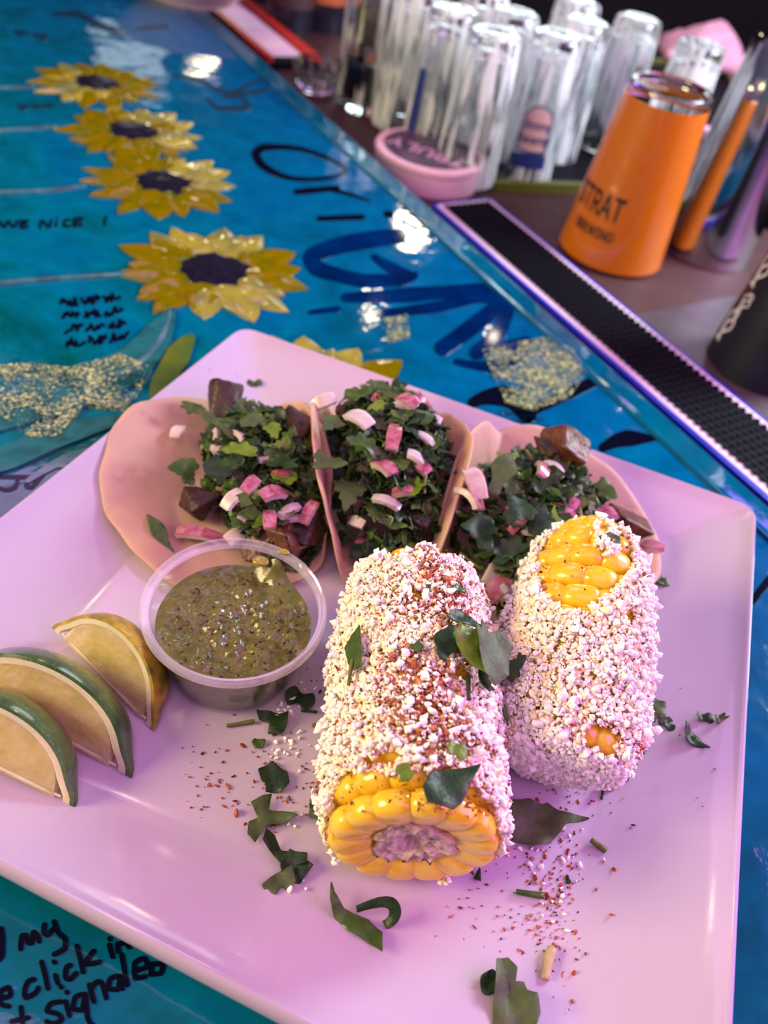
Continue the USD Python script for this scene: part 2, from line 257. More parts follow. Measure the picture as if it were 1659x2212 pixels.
def lathe(profile, n=64, wobble=None):
    """Revolves a closed or open (r, z) profile."""
    pr = np.array(profile, float); k = len(pr); ang = np.linspace(0, 2 * np.pi, n, endpoint=False)
    r = pr[:, 0][None, :] * np.ones((n, 1))
    if wobble is not None: r = r + wobble(ang, pr)
    v = np.stack([r * np.cos(ang)[:, None], r * np.sin(ang)[:, None], np.broadcast_to(pr[:, 1], (n, k))], -1).reshape(-1, 3)
    i, j = np.meshgrid(np.arange(n), np.arange(k - 1), indexing='ij')
    a = i * k + j; b = ((i + 1) % n) * k + j
    f = np.concatenate([np.stack([a, b, b + 1], -1).reshape(-1, 3), np.stack([a, b + 1, a + 1], -1).reshape(-1, 3)])
    mm = trimesh.Trimesh(v, f, process=False); mm.merge_vertices(); mm.update_faces(mm.nondegenerate_faces()); return mm
def tube(pts, rad, sides=8, caps=True):
    p = np.array(pts, float); n = len(p); rad = np.broadcast_to(rad, (n,))
    t = np.gradient(p, axis=0); t /= np.linalg.norm(t, axis=1, keepdims=True) + 1e-12
    ref = np.array([0.3, 0.2, 0.93]); a = np.cross(t, ref); a /= np.linalg.norm(a, axis=1, keepdims=True) + 1e-9; b = np.cross(t, a)
    ang = np.arange(sides) * 2 * np.pi / sides
    v = (p[:, None] + rad[:, None, None] * (np.cos(ang)[None, :, None] * a[:, None] + np.sin(ang)[None, :, None] * b[:, None])).reshape(-1, 3)
    i, j = np.meshgrid(np.arange(n - 1), np.arange(sides), indexing='ij'); j2 = (j + 1) % sides
    q = np.stack([i * sides + j, i * sides + j2, (i + 1) * sides + j2, (i + 1) * sides + j], -1).reshape(-1, 4)
    f = np.vstack([q[:, [0, 2, 1]], q[:, [0, 3, 2]]])
    if caps:
        v = np.vstack([v, p[0], p[-1]]); c0, c1 = len(v) - 2, len(v) - 1; k = np.arange(sides); k2 = (k + 1) % sides
        f = np.vstack([f, np.stack([np.full(sides, c0), k, k2], 1), np.stack([np.full(sides, c1), (n - 1) * sides + k2, (n - 1) * sides + k], 1)])
    return T3(v, f)
def blob_points(sub=2):
    s = trimesh.creation.icosphere(sub); return np.array(s.vertices), np.array(s.faces)
BLOB = {k: blob_points(k) for k in (0, 1, 2, 3)}
def chunk(rng, size, sub=3, angular=2.6, rough=0.18):
    v, f = BLOB[sub]; e = angular
    nrm = (np.abs(v) ** e).sum(1) ** (-1 / e); p = v * nrm[:, None]
    d = fbm(p * 1.7 + rng.uniform(0, 50, 3), 3, int(rng.integers(1e6))) - 0.5
    p = p * (1 + rough * 2 * d[:, None]) * np.array(size) / 2
    return T3(p, f)
def shard(rng, size, sub=2, soft=.10):
    """An irregular torn lump: hull of random points, rounded and roughened."""
    p = rng.uniform(-1, 1, (16, 3)); p /= np.maximum(np.abs(p).max(1), .75)[:, None]; h = trimesh.convex.convex_hull(p * np.array(size) / 2)
    vv, ff = trimesh.remesh.subdivide_to_size(h.vertices, h.faces, max(size) * .13); mm = trimesh.Trimesh(vv, ff); mm.merge_vertices(); trimesh.smoothing.filter_taubin(mm, iterations=6)
    v = np.array(mm.vertices); k = 1 / max(size); q = v * k * 3 + rng.uniform(0, 50, 3); v = v * (1 + soft * 2 * (fbm(q, 3, int(rng.integers(1e6))) - .5)[:, None]) + (fbm(q * 3, 2, 7) - .5)[:, None] * max(size) * .05 * mm.vertex_normals
    return T3(v, mm.faces)
def rot_rand(rng, tilt):
    a, b = rng.uniform(0, 2 * np.pi), rng.uniform(0, 2 * np.pi)
    R1 = trimesh.transformations.rotation_matrix(rng.uniform(-tilt, tilt), [math.cos(b), math.sin(b), 0])
    return R1 @ trimesh.transformations.rotation_matrix(a, [0, 0, 1])

def rand_rots(rng, n):
    q = rng.normal(size=(n, 4)); q /= np.linalg.norm(q, axis=1, keepdims=True); w, x, y, z = q.T
    return np.stack([np.stack([1 - 2 * (y * y + z * z), 2 * (x * y - z * w), 2 * (x * z + y * w)], -1), np.stack([2 * (x * y + z * w), 1 - 2 * (x * x + z * z), 2 * (y * z - x * w)], -1), np.stack([2 * (x * z - y * w), 2 * (y * z + x * w), 1 - 2 * (x * x + y * y)], -1)], 1)
def scatter(rng, pos, size, tpls, aniso=(.7, 1.25)):
    out_v, out_f, off = [], [], 0; n = len(pos); Rr = rand_rots(rng, n); sc = size[:, None] * rng.uniform(aniso[0], aniso[1], (n, 3)); kk = rng.integers(0, len(tpls), n)
    for k, (tv, tf) in enumerate(tpls):
        s = np.where(kk == k)[0]
        if not len(s): continue
        v = np.einsum('nij,nvj->nvi', Rr[s], tv[None] * sc[s][:, None, :]) + pos[s][:, None, :]; f = tf[None] + (np.arange(len(s)) * len(tv))[:, None, None] + off
        out_v.append(v.reshape(-1, 3)); out_f.append(f.reshape(-1, 3)); off += len(s) * len(tv)
    return T3(np.vstack(out_v), np.vstack(out_f))

# ------------------------------------------------------------------ leaves
def leaf_outline(kind, rng):
    if kind == 'frag':          # chopped scrap with straight knife cuts
        k = rng.integers(5, 8); a = np.sort(rng.uniform(0, 2 * np.pi, k) * 0.35 + np.linspace(0, 2 * np.pi, k, endpoint=False) * 1.0)
        r = rng.uniform(0.55, 1.0, k); return Polygon(np.stack([np.cos(a) * r * 0.5, np.sin(a) * r * 0.36], 1)).buffer(0.02, 3)
    if kind == 'lobed':         # a piece of flat cilantro leaf with rounded teeth
        t = np.linspace(-2.3, 2.3, 60); r = 0.5 * (0.78 + 0.22 * np.cos(3 * t)) * (0.90 + 0.10 * np.cos(9 * t + rng.uniform(0, 6)))
        pts = np.stack([np.cos(t) * r, np.sin(t) * r * 0.95], 1); return Polygon(np.vstack([pts, [[-0.42, -0.04], [-0.42, 0.04]]])).buffer(0)
    if kind == 'tooth':         # half a leaf: one cut side, one toothed side
        t = np.linspace(0, np.pi, 44); r = 0.5 * (0.86 + 0.14 * np.cos(8 * t + rng.uniform(0, 6)))
        pts = np.stack([np.cos(t) * r, np.sin(t) * r * 0.85 - 0.1], 1); pts = np.vstack([pts, [[-0.3, -0.22], [0.1, -0.2 + rng.uniform(-.1, .1)], [0.3, -0.18]]]); return Polygon(pts).buffer(0)
    if kind == 'strip':
        x = np.linspace(-0.5, 0.5, 24); w = 0.13 * np.sqrt(np.clip(1 - (2 * x) ** 2, 0, 1)) * (1 + 0.35 * np.sin(9 * x + rng.uniform(0, 6))) + 0.012
        return Polygon(np.vstack([np.stack([x, w], 1), np.stack([x, -w], 1)[::-1]])).buffer(0)
def leaf_mesh(kind, L, rng, Wd=None, curl=0.5, thick=0.00035, wave=0.4, outline=None):
    if kind == 'stem':
        n = 7; s = np.linspace(-.5, .5, n); pts = np.stack([s * L, 0.10 * L * curl * np.sin(3 * s), 0 * s], 1); return tube(pts, (Wd or 0.0013) / 2 * (1 + 0.1 * np.sin(5 * s)), 8)
    poly = outline if outline is not None else leaf_outline(kind, rng)
    if poly.geom_type == 'MultiPolygon': poly = max(poly.geoms, key=lambda g: g.area)
    ex = np.array(poly.segmentize(0.09).exterior.coords[:-1])
    gx, gy = np.meshgrid(np.arange(-.6, .61, .13), np.arange(-.6, .61, .13)); g = np.stack([gx.ravel(), gy.ravel()], 1)
    inner = poly.buffer(-0.05); g = np.array([p for p in g if inner.contains(Point(p))]).reshape(-1, 2)
    P = np.vstack([ex, g]); tri = Delaunay(P).simplices
    tri = np.array([t for t in tri if poly.contains(Point(P[t].mean(0)))])
    a = P[tri]; ar = (a[:, 1, 0] - a[:, 0, 0]) * (a[:, 2, 1] - a[:, 0, 1]) - (a[:, 1, 1] - a[:, 0, 1]) * (a[:, 2, 0] - a[:, 0, 0])
    tri[ar < 0] = tri[ar < 0][:, ::-1]; tri = tri[np.abs(ar) > 1e-7]
    sx, sy = L, (Wd or L)
    x, y = P[:, 0] * sx, P[:, 1] * sy
    ph = rng.uniform(0, 6); z = curl * (P[:, 0] ** 2 * 0.9 + 0.5 * P[:, 1] ** 2 * rng.uniform(-1, 1)) * L + wave * L * 0.06 * np.sin(9 * P[:, 0] + ph) * np.cos(8 * P[:, 1] + ph) - 0.06 * L * np.exp(-(P[:, 1] / 0.05) ** 2) * 0.5
    n = len(P); v = np.vstack([np.stack([x, y, z + thick / 2], 1), np.stack([x, y, z - thick / 2], 1)])
    k = len(ex); i = np.arange(k); j = (i + 1) % k
    ccw = Polygon(ex).exterior.is_ccw
    side = np.vstack([np.stack([i, i + n, j + n], 1), np.stack([i, j + n, j], 1)])
    if not ccw: side = side[:, ::-1]
    return T3(v, np.vstack([tri, tri[:, ::-1] + n, side]))

# ------------------------------------------------------------------ the room and the bar
UD = unit(np.array([0.619, -0.785, 0])); ND = np.array([0.785, 0.619, 0.0])   # along the bar edge; across it towards the bartender
def bar_pt(u, n, z=0.0): return UD * u + ND * n + np.array([0, 0, z])
def bar_box(u0, u1, n0, n1, z0, z1, bev=0.0):
    s = np.array([[u, n] for u, n in ((u0, n0), (u1, n0), (u1, n1), (u0, n1))])
    if bev:
        p = Polygon(s).buffer(-bev).buffer(bev, 4)
        mm = trimesh.creation.extrude_polygon(p, z1 - z0, engine='earcut'); v = np.array(mm.vertices)
    else:
        mm = trimesh.creation.extrude_polygon(Polygon(s), z1 - z0, engine='earcut'); v = np.array(mm.vertices)
    v = v[:, :1] * UD + v[:, 1:2] * ND + np.array([0, 0, 1.]) * (v[:, 2:] + z0)
    return T3(v, mm.faces if np.cross(UD, ND)[2] > 0 else np.array(mm.faces)[:, ::-1])
def struct(name, mesh, m): return tag(obj(name, mesh, m, None, False), kind='structure')
def abox(x0, x1, y0, y1, z0, z1):
    b = trimesh.creation.box([x1 - x0, y1 - y0, z1 - z0]); b.apply_translation([(x0 + x1) / 2, (y0 + y1) / 2, (z0 + z1) / 2]); return b
struct('floor', abox(-4, 5, -2.5, 4, -1.12, -1.07), 'dark_floor')
struct('wall_back', abox(-4, 5, 3.2, 3.3, -1.07, 2.4), 'dark_wall')

RAIL = -0.04; EDGE = 0.3622
bar = thing('bar_counter', 'long turquoise painted bar counter under glossy resin, covered in sunflowers and handwriting', 'bar counter')
obj('counter_top', bar_box(-1.6, 1.0, -0.75, EDGE - 0.0235, -0.045, 0.0), 'bar_paint', bar, False)
# raised lip along the bartender's edge, rounded over
lp = [(EDGE - 0.0235, -0.045), (EDGE - 0.0235, 0.0004), (EDGE - 0.0222, 0.0016), (EDGE - 0.0200, 0.0016), (EDGE - 0.0165, 0.0004), (EDGE - 0.0045, 0.0006), (EDGE - 0.0015, -0.0008), (EDGE, -0.004), (EDGE, -0.045)]
us = np.linspace(-1.6, 1.0, 60); LPa = np.array(lp); k = len(lp)
lv = np.array([bar_pt(u, n + 0.0006 * math.sin(23 * u + 1) * (i in (2, 3, 4)), z) for u in us for i, (n, z) in enumerate(lp)])
lf = [[a * k + b, (a + 1) * k + b, (a + 1) * k + (b + 1) % k] for a in range(59) for b in range(k)] + [[a * k + b, (a + 1) * k + (b + 1) % k, a * k + (b + 1) % k] for a in range(59) for b in range(k)]
lipm = T3(lv, lf); lipm.fix_normals()
obj('raised_lip', lipm, 'bar_lip', bar, 30)
obj('counter_body', bar_box(-1.6, 1.0, -0.60, EDGE - 0.06, -1.07, -0.0455), 'dark_wall', bar, False)

# painted sunflowers: dark seed head with separate thick petals
def sunflower(cx, cy, R, seed, pale=(), n1=14, zs=1.0):
    rng = np.random.default_rng(seed)
    d = trimesh.creation.icosphere(3); v = np.array(d.vertices); v = v[:, :] * [R * 0.40, R * 0.40, 0.0016]
    ang = np.arctan2(v[:, 1], v[:, 0]); v[:, :2] *= (1 + 0.10 * np.sin(9 * ang + seed) * np.sin(14 * ang))[:, None]
    v = v * [1, 1, zs] + [cx, cy, 0.0012 * zs]; v[:, 2] += 0.0008 * (noise(v * 260, seed) - .5)
    head = obj('sunflower', T3(v, d.faces), 'flower_centre', bar, True)
    for ringi, (nn, r0, r1, wd, zz) in enumerate(((n1, 0.25, 0.98, 0.40, 0.0004), (n1 - 4, 0.25, 0.82, 0.36, 0.0010))):
        for k in range(nn):
            a = 2 * np.pi * (k + 0.5 * ringi) / nn + rng.uniform(-.09, .09); L = R * (r1 - r0) * rng.uniform(.86, 1.08); w = R * wd * rng.uniform(.8, 1.1)
            s = np.linspace(0, 1, 9); t = np.linspace(-1, 1, 7); S, Tt = np.meshgrid(s, t, indexing='ij')
            prof = np.sin(np.pi * np.clip(S, 0, 1) ** 0.85) ** 0.75 * (1 - 0.25 * S) + 0.12 * (1 - S)
            x = R * r0 + S * L; y = Tt * w / 2 * prof + 0.10 * w * np.sin(3 * S + rng.uniform(0, 6)) * S
            z = (zz + 0.0017 * (1 - Tt ** 2) * prof + 0.0013 * np.cos(3.6 * Tt + rng.uniform(0, 3)) * prof * S + 0.0006 * np.sin(11 * S + rng.uniform(0, 6)) * prof + 0.0004) * zs
            base = np.zeros_like(z) + 0.0001
            ca, sa = math.cos(a), math.sin(a)
            top = np.stack([cx + ca * x - sa * y, cy + sa * x + ca * y, z], -1).reshape(-1, 3); bot = top.copy(); bot[:, 2] = 0.00015
            i, j = np.meshgrid(np.arange(8), np.arange(6), indexing='ij'); q = i * 7 + j
            f = np.concatenate([np.stack([q, q + 7, q + 8], -1).reshape(-1, 3), np.stack([q, q + 8, q + 1], -1).reshape(-1, 3)])
            bd = [r * 7 for r in range(9)] + [8 * 7 + c for c in range(1, 7)] + [r * 7 + 6 for r in range(7, -1, -1)] + [c for c in range(5, 0, -1)]
            bd = np.array(bd); nx = np.roll(bd, -1)
            f = np.vstack([f, np.stack([bd, bd + 63, nx + 63], 1), np.stack([bd, nx + 63, nx], 1)])
            isp = any(abs((a - p + np.pi) % (2 * np.pi) - np.pi) < 0.75 for p in pale)
            obj('petal', T3(np.vstack([top, bot]), f), 'petal_pale' if isp and rng.random() < .8 else 'petal_yellow', head, True)
sunflower(-0.3143, 0.6961, 0.054, 1, (3.2, 4.6))
sunflower(-0.2523, 0.6175, 0.056, 2, (0.2, 0.9, 1.6))
sunflower(-0.2025, 0.5436, 0.056, 3, (0.9,))
sunflower(-0.1341, 0.4426, 0.061, 4, (1.9, 5.3))
sunflower(-0.0480, 0.3400, 0.064, 5, (2.2, 1.7), zs=.4)

def paint(name, polys, m, z1=0.0003, label=None):
    u = unary_union(polys) if isinstance(polys, list) else polys
    for i, g in enumerate(getattr(u, 'geoms', [u])): obj(name, extrude_px(g, 0.00005, z1), m, bar, False, label=label if i == 0 else None)
S1 = lambda p: zoom(p, 2.0); S6 = lambda p: zoom(p, 3.456, 520, 270); S7 = lambda p: zoom(p, 2.023, 640, 480); S8 = lambda p: zoom(p, 2.37, 0, 380); SB = lambda p: zoom(p, 3.95, 0, 1880); SD = lambda p: zoom(p, 3.95, 0, 680)
# stems and leaves of the painted flowers
for pts, w in (([(-300, 165), (-120, 185), (0, 190), (75, 187)], 13), ([(-300, 285), (0, 282), (120, 272)], 12), ([(-260, 420), (0, 416), (100, 412), (185, 400)], 16), ([(-260, 640), (0, 612), (150, 600), (285, 592)], 20)):
    p = np.array(pts, float); q = np.array([at(x, y) for x, y in p]); t = np.linspace(0, len(q) - 1, 30)
    from scipy.interpolate import PchipInterpolator
    c = PchipInterpolator(np.arange(len(q)), q)(t); c[:, 2] = 0.0002
    tb = tube(c, np.linspace(0.0036, 0.0024, 30), 10); v = np.array(tb.vertices); v[:, 2] *= 0.55; obj('painted_stem', T3(v, tb.faces), 'paint_teal', bar, True)
paint('painted_leaf', brush([(372, 668), (340, 730), (270, 800), (150, 850), (0, 905), (-140, 960)], [10, 62, 80, 84, 60, 10]), 'paint_teal', 0.0016)
paint('painted_leaf', brush([(368, 676), (352, 730), (300, 790), (250, 815)], [4, 12, 10, 4]), 'paint_pale', 0.0019)
paint('painted_leaf', brush([(300, 905), (160, 935), (20, 990), (-120, 1040)], [8, 46, 56, 30]), 'paint_teal', 0.0015)
paint('painted_leaf', [brush([(412, 735), (385, 770), (350, 830), (330, 860)], [20, 52, 46, 14])], 'paint_green', 0.0014)
paint('brush_stroke', [brush([(232, 965), (150, 990), (60, 1040)], [6, 22, 10]), brush([(230, 1000), (120, 1010)], [14, 4])], 'paint_pale', 0.0006)
paint('brush_stroke', [brush([(215, 840), (232, 822)], [26, 12]), brush([(320, 745), (345, 700)], [14, 6])], 'paint_pale', 0.0008)
paint('glitter_patch', Polygon([(-60, 800), (60, 790), (150, 800), (260, 770), (330, 800), (300, 850), (270, 890), (180, 880), (130, 950), (70, 950), (0, 900), (-60, 880)]), 'glitter', 0.0022, label='patch of gold glitter by the left edge of the plate')
paint('glitter_patch', Polygon([(1100, 745), (1180, 730), (1240, 760), (1265, 810), (1230, 860), (1150, 890), (1090, 870), (1060, 800), (1040, 760)]), 'glitter', 0.0014, label='patch of gold glitter by the bar edge')
paint('glitter_patch', Polygon([(830, 690), (880, 680), (885, 730), (840, 740)]), 'glitter', 0.0012)
# lettering: big brushed word along the edge
O = brush(S6([(790, 330), (700, 272), (560, 215), (420, 175), (300, 165), (180, 168), (112, 215), (140, 280), (220, 340), (330, 388), (480, 408), (620, 400), (740, 372), (792, 330)]), [x / 3.456 for x in (12, 26, 32, 36, 42, 56, 66, 62, 52, 40, 32, 30, 26, 12)])
paint('painted_letter', O, 'marker_ink'); 
paint('painted_letter', [brush(S6([(415, 500), (560, 488), (720, 470)]), 13), brush(S6([(690, 488), (850, 530), (960, 572)]), [10, 7, 5])], 'marker_ink')
paint('painted_letter', [brush(S6([(585, 700), (910, 688)]), 12), brush(S6([(1090, 665), (1120, 672)]), 15)], 'marker_ink')
paint('painted_letter', [brush(S6([(1180, 830), (900, 868), (650, 925), (520, 995), (560, 1065), (720, 1120), (950, 1165), (1180, 1160), (1300, 1120)]), [34, 38, 36, 34, 36, 30, 30, 28, 16]), brush(S6([(1000, 990), (1120, 1065), (1270, 1130)]), [16, 26, 22])], 'paint_navy')
paint('painted_letter', brush(S7([(215, 330), (500, 318), (845, 285)]), [20, 34, 22]), 'paint_navy')
paint('painted_letter', [brush(S7([(360, 400), (600, 375), (800, 330), (910, 330)]), [14, 24, 24, 28]), brush(S7([(910, 340), (780, 450), (640, 550)]), [28, 36, 34]), brush(S7([(930, 360), (890, 470), (790, 570)]), [24, 30, 32])], 'paint_navy', 0.0008)
paint('painted_letter', [brush(S7([(700, 610), (860, 632), (960, 590)]), [14, 26, 20]), brush(S7([(870, 545), (1000, 530)]), [12, 30]), brush(S7([(60, 395), (180, 380)]), [10, 14])], 'paint_navy')
paint('painted_letter', [brush(S7([(1345, 675), (1200, 745), (1010, 835)]), [22, 26, 20]), brush(S7([(770, 790), (900, 760), (1010, 840)]), [22, 46, 40])], 'marker_ink')
paint('painted_letter', [brush(S7([(1230, 630), (1290, 655)]), [14, 18]), brush(S7([(1110, 512), (1150, 545), (1205, 540)]), [8, 14, 8])], 'paint_navy')
paint('brush_stroke', Polygon(S7([(1040, 545), (1170, 560), (1230, 620), (1190, 700), (1080, 680), (1000, 600)])).buffer(6), 'paint_pale', 0.0005)
paint('brush_stroke', brush(S7([(1340, 985), (1450, 945), (1570, 945)]), [20, 38, 10]), 'marker_ink')
paint('brush_stroke', brush([(1625, 1300), (1660, 1255), (1720, 1200)], [14, 18, 18]), 'marker_ink')
paint('painted_letter', [brush(S1([(740, 325), (860, 350), (1000, 405), (1160, 385)]), [4, 9, 12, 8]), brush(S1([(900, 430), (960, 470), (1075, 465), (1040, 420), (960, 425)]), [8, 12, 12, 8, 5]), brush(S1([(1000, 400), (1130, 340)]), [8, 6])], 'marker_faint')
paint('painted_letter', [brush([(112, 30), (160, 30), (215, 55), (265, 75)], [6, 16, 14, 10]), brush([(300, 62), (360, 55)], [8, 10])], 'marker_faint')
rng = np.random.default_rng(7)
def scribble(box, rows, m, w, words=3, seed=0):
    """Small handwriting seen from too far to read: rows of joined pen loops."""
    r = np.random.default_rng(seed); (x0, y0), (x1, y1), (x2, y2) = box; out = []   # origin, end of the first line, foot of the last line
    for k in range(rows):
        for wd in range(words):
            t = np.linspace(wd / words, (wd + 0.78) / words, 14); h = 0.34 / rows
            pts = [(x0 + (x1 - x0) * s + (x2 - x0) * (k / rows + h * r.uniform(-1, 1)), y0 + (y1 - y0) * s + (y2 - y0) * (k / rows + h * r.uniform(-1, 1))) for s in t]
            out.append(brush(pts, w))
    return out
paint('handwriting', scribble(((1080, 895), (1175, 885), (1110, 955)), 3, 0, 3.0, 2, 3), 'marker_faint', label='small faint handwriting in three lines')
paint('handwriting', scribble(((130, 655), (270, 640), (150, 770)), 4, 0, 6.0, 3, 4), 'marker_ink', label='slanting block of black handwriting')
paint('handwriting', scribble(((40, 232), (120, 228), (40, 250)), 1, 0, 4.0, 3, 5) + scribble(((30, 70), (110, 80), (30, 95)), 1, 0, 5, 2, 6), 'marker_faint')
paint('handwriting', [brush(p, 5.5) for p in ([(0, 478), (8, 491), (18, 478), (28, 491), (38, 478)], [(46, 477), (44, 493)], [(46, 478), (60, 477)], [(45, 485), (57, 484)], [(44, 493), (60, 491)], [(86, 493), (91, 477), (105, 491), (110, 475)], [(122, 480), (121, 490)], [(123, 472), (124, 473)],
    [(150, 475), (138, 479), (137, 488), (150, 489)], [(160, 473), (158, 489)], [(160, 473), (178, 471)], [(159, 481), (175, 479)], [(158, 489), (177, 487)], [(229, 468), (226, 480)], [(225, 486), (226, 487)])], 'marker_ink', label="black handwriting that ends in 'NICE!'")
paint('handwriting', [brush(SD(p), 9) for p in ([(0, 1385), (160, 1385), (290, 1390)], [(150, 1390), (130, 1470), (60, 1495), (0, 1480)], [(260, 1395), (220, 1460), (260, 1475), (330, 1410), (390, 1330)])], 'marker_ink')
BL = {'my': [[(175, 670), (190, 560), (222, 555), (240, 620), (268, 622), (288, 530), (315, 550), (332, 605)], [(380, 465), (372, 525), (400, 552), (452, 505)], [(460, 440), (500, 535), (555, 590), (558, 655), (520, 690), (462, 718)]],
      'click': [[(290, 932), (240, 952), (208, 1040), (222, 1088), (300, 1048), (325, 1005)], [(355, 785), (382, 880), (408, 1008)], [(472, 900), (492, 962)], [(463, 783), (466, 786)], [(518, 995), (522, 997)], [(600, 812), (562, 842), (556, 910), (590, 932), (650, 880)], [(656, 648), (690, 780), (708, 868)], [(800, 690), (718, 802), (770, 800), (850, 782)]],
      'in': [[(932, 640), (960, 738)], [(935, 585), (937, 588)], [(1000, 630), (1008, 695)], [(1005, 640), (1060, 620), (1100, 655)]],
      'signaled': [[(520, 1122), (430, 1142), (402, 1200), (490, 1225), (528, 1270), (460, 1310), (400, 1292)], [(560, 1122), (592, 1240)], [(570, 1040), (572, 1044)], [(722, 1058), (640, 1090), (622, 1180), (695, 1195), (728, 1060), (745, 1250), (800, 1330)], [(762, 980), (800, 1120)], [(780, 1010), (850, 952), (905, 1090)], [(1010, 905), (940, 930), (920, 1010), (1000, 1020), (1030, 905), (1042, 1010)], [(1037, 722), (1085, 978)], [(1140, 862), (1258, 812), (1225, 752), (1145, 805), (1150, 922), (1240, 905)], [(1385, 800), (1300, 800), (1285, 890), (1365, 880), (1392, 800)]],
      'e': [[(10, 1092), (90, 1062), (70, 1000), (5, 1042), (0, 1130), (75, 1160)], [(-160, 1100), (-120, 1010), (-60, 1080)]], 't': [[(180, 1170), (192, 1300)], [(100, 1292), (240, 1258)]], 'd': [[(10, 500), (22, 600), (18, 720), (-30, 770)], [(-20, 620), (-120, 640), (-130, 760), (-20, 750)]]}
for k_, st in BL.items():
    paint('handwriting', [brush(SB(p), 11.5 if k_ != 'd' else 12) for p in st], 'marker_ink', label=f"thick black handwritten '{k_}'" if len(k_) > 1 else None)

# ------------------------------------------------------------------ behind the bar edge
rail = thing('bar_rail', 'dark maroon ledge just below the bar edge, holding mats and glasses', 'bar rail')
obj('ledge', bar_box(-1.6, 0.62, EDGE + 0.0005, 0.745, RAIL - 0.03, RAIL), 'maroon', rail, False)
obj('metal_tray', bar_box(-0.36, 0.30, 0.478, 0.66, RAIL + 0.0003, RAIL + 0.002, 0.006), 'steel_grey', rail, False, label='grey metal strip under the orange glass')

def bar_mat(name, label, u0, u1, n0, n1, zt, border, inner, pad, pad_margin=(0.003, 0.0075)):
    t = thing(name, label, 'bar mat')
    z0 = RAIL + 0.0023; 
    obj('border', bar_box(u0, u1, n0, n1, z0, zt, 0.004), border, t, False)
    obj('inner_border', bar_box(u0 + pad_margin[0], u1 - pad_margin[0], n0 + pad_margin[0], n1 - pad_margin[0], zt - 0.002, zt + 0.0006, 0.003), inner, t, False)
    return t, zt + 0.0006
# near mat: black nubs inside a pale border with a blue rim
ZT = -0.031
def un(x, y, z): p = at(x, y, z); return p @ UD, p @ ND
u_end = un(930, 440, ZT)[0]; n_near = 0.4075; n_far = un(1071, 436, ZT)[1]
bm, zt = bar_mat('rubber_bar_mat', 'long black rubber bar mat with pale pink border and blue rim', u_end, 0.62, n_near, n_far, ZT, 'mat_blue', 'mat_white', 'rubber_black', (0.0036, 0))
pu0, pu1, pn0, pn1 = u_end + 0.0095, 0.61, n_near + 0.0095, n_far - 0.0095
obj('pad', bar_box(pu0, pu1, pn0, pn1, zt - 0.001, zt + 0.0004, 0.002), 'rubber_black', bm, False)
nub_u, nub_n = np.arange(pu0 + 0.001, pu1, 0.0062), np.arange(pn0 + 0.001, pn1, 0.0062)
cylm = trimesh.creation.cylinder(radius=0.0023, height=0.0018, sections=8)
cv, cf = np.array(cylm.vertices), np.array(cylm.faces); nv, nf = [], []
for i, u in enumerate(nub_u):
    for j, n in enumerate(nub_n):
        nv.append(cv + bar_pt(u, n, zt + 0.0010)); nf.append(cf + len(cv) * (len(nv) - 1))
obj('rubber_nub', T3(np.vstack(nv), np.vstack(nf)), 'rubber_black', bm, 30, kind='stuff')

# second mat, farther: red sides, pink printed panel
ue, ns = un(690, 132, ZT)[0], 0.408; uf = -1.45; nr = un(690, 128, ZT)[1]
rm = thing('red_edged_bar_mat', 'black bar mat with red side rims and a pink printed panel, farthest away', 'bar mat')
obj('pad', bar_box(uf, ue, ns, nr, RAIL + 0.0003, ZT - 0.002, 0.004), 'rubber_black', rm, False)
for a, b in ((ns, ns + 0.007), (nr - 0.012, nr)):
    obj('side_rim', bar_box(uf, ue, a, b, ZT - 0.002, ZT + 0.004, 0.002), 'mat_red', rm, False)
up1 = un(640, 118, ZT)[0]
obj('printed_panel', bar_box(uf + 0.05, up1, ns + 0.011, nr - 0.016, ZT - 0.002, ZT + 0.0008, 0.002), 'mat_pink', rm, False)
for k in range(7):
    uu = up1 - 0.035 - 0.07 * k
    obj('panel_stroke', bar_box(uu, uu + 0.006, ns + 0.016, nr - 0.022, ZT + 0.0008, ZT + 0.0012, 0.002), 'mat_white', rm, False)

# glass drying mat of black rubber with an olive rim
dm = thing('drying_mat', 'black drying mat with raised olive green rim under the upturned glasses', 'bar mat')
c = [at(*p, RAIL)[:2] for p in ((1068, 400), (1300, 402), (1560, 210), (1420, 60), (800, 40), (790, 150))]
pg = Polygon([at(1065, 412, RAIL)[:2], at(1310, 418, RAIL)[:2], at(1640, 330, RAIL)[:2], at(1560, 150, RAIL)[:2], at(905, 120, RAIL)[:2], at(880, 235, RAIL)[:2]])
b = trimesh.creation.extrude_polygon(pg, 0.004, engine='earcut'); b.apply_translation([0, 0, RAIL + 0.0003]); obj('pad', b, 'rubber_black', dm, False)
b = trimesh.creation.extrude_polygon(pg.exterior.buffer(0.004), 0.009, engine='earcut'); b.apply_translation([0, 0, RAIL + 0.0004]); obj('rim', b, 'olive_rubber', dm, False)
PADZ = RAIL + 0.0045

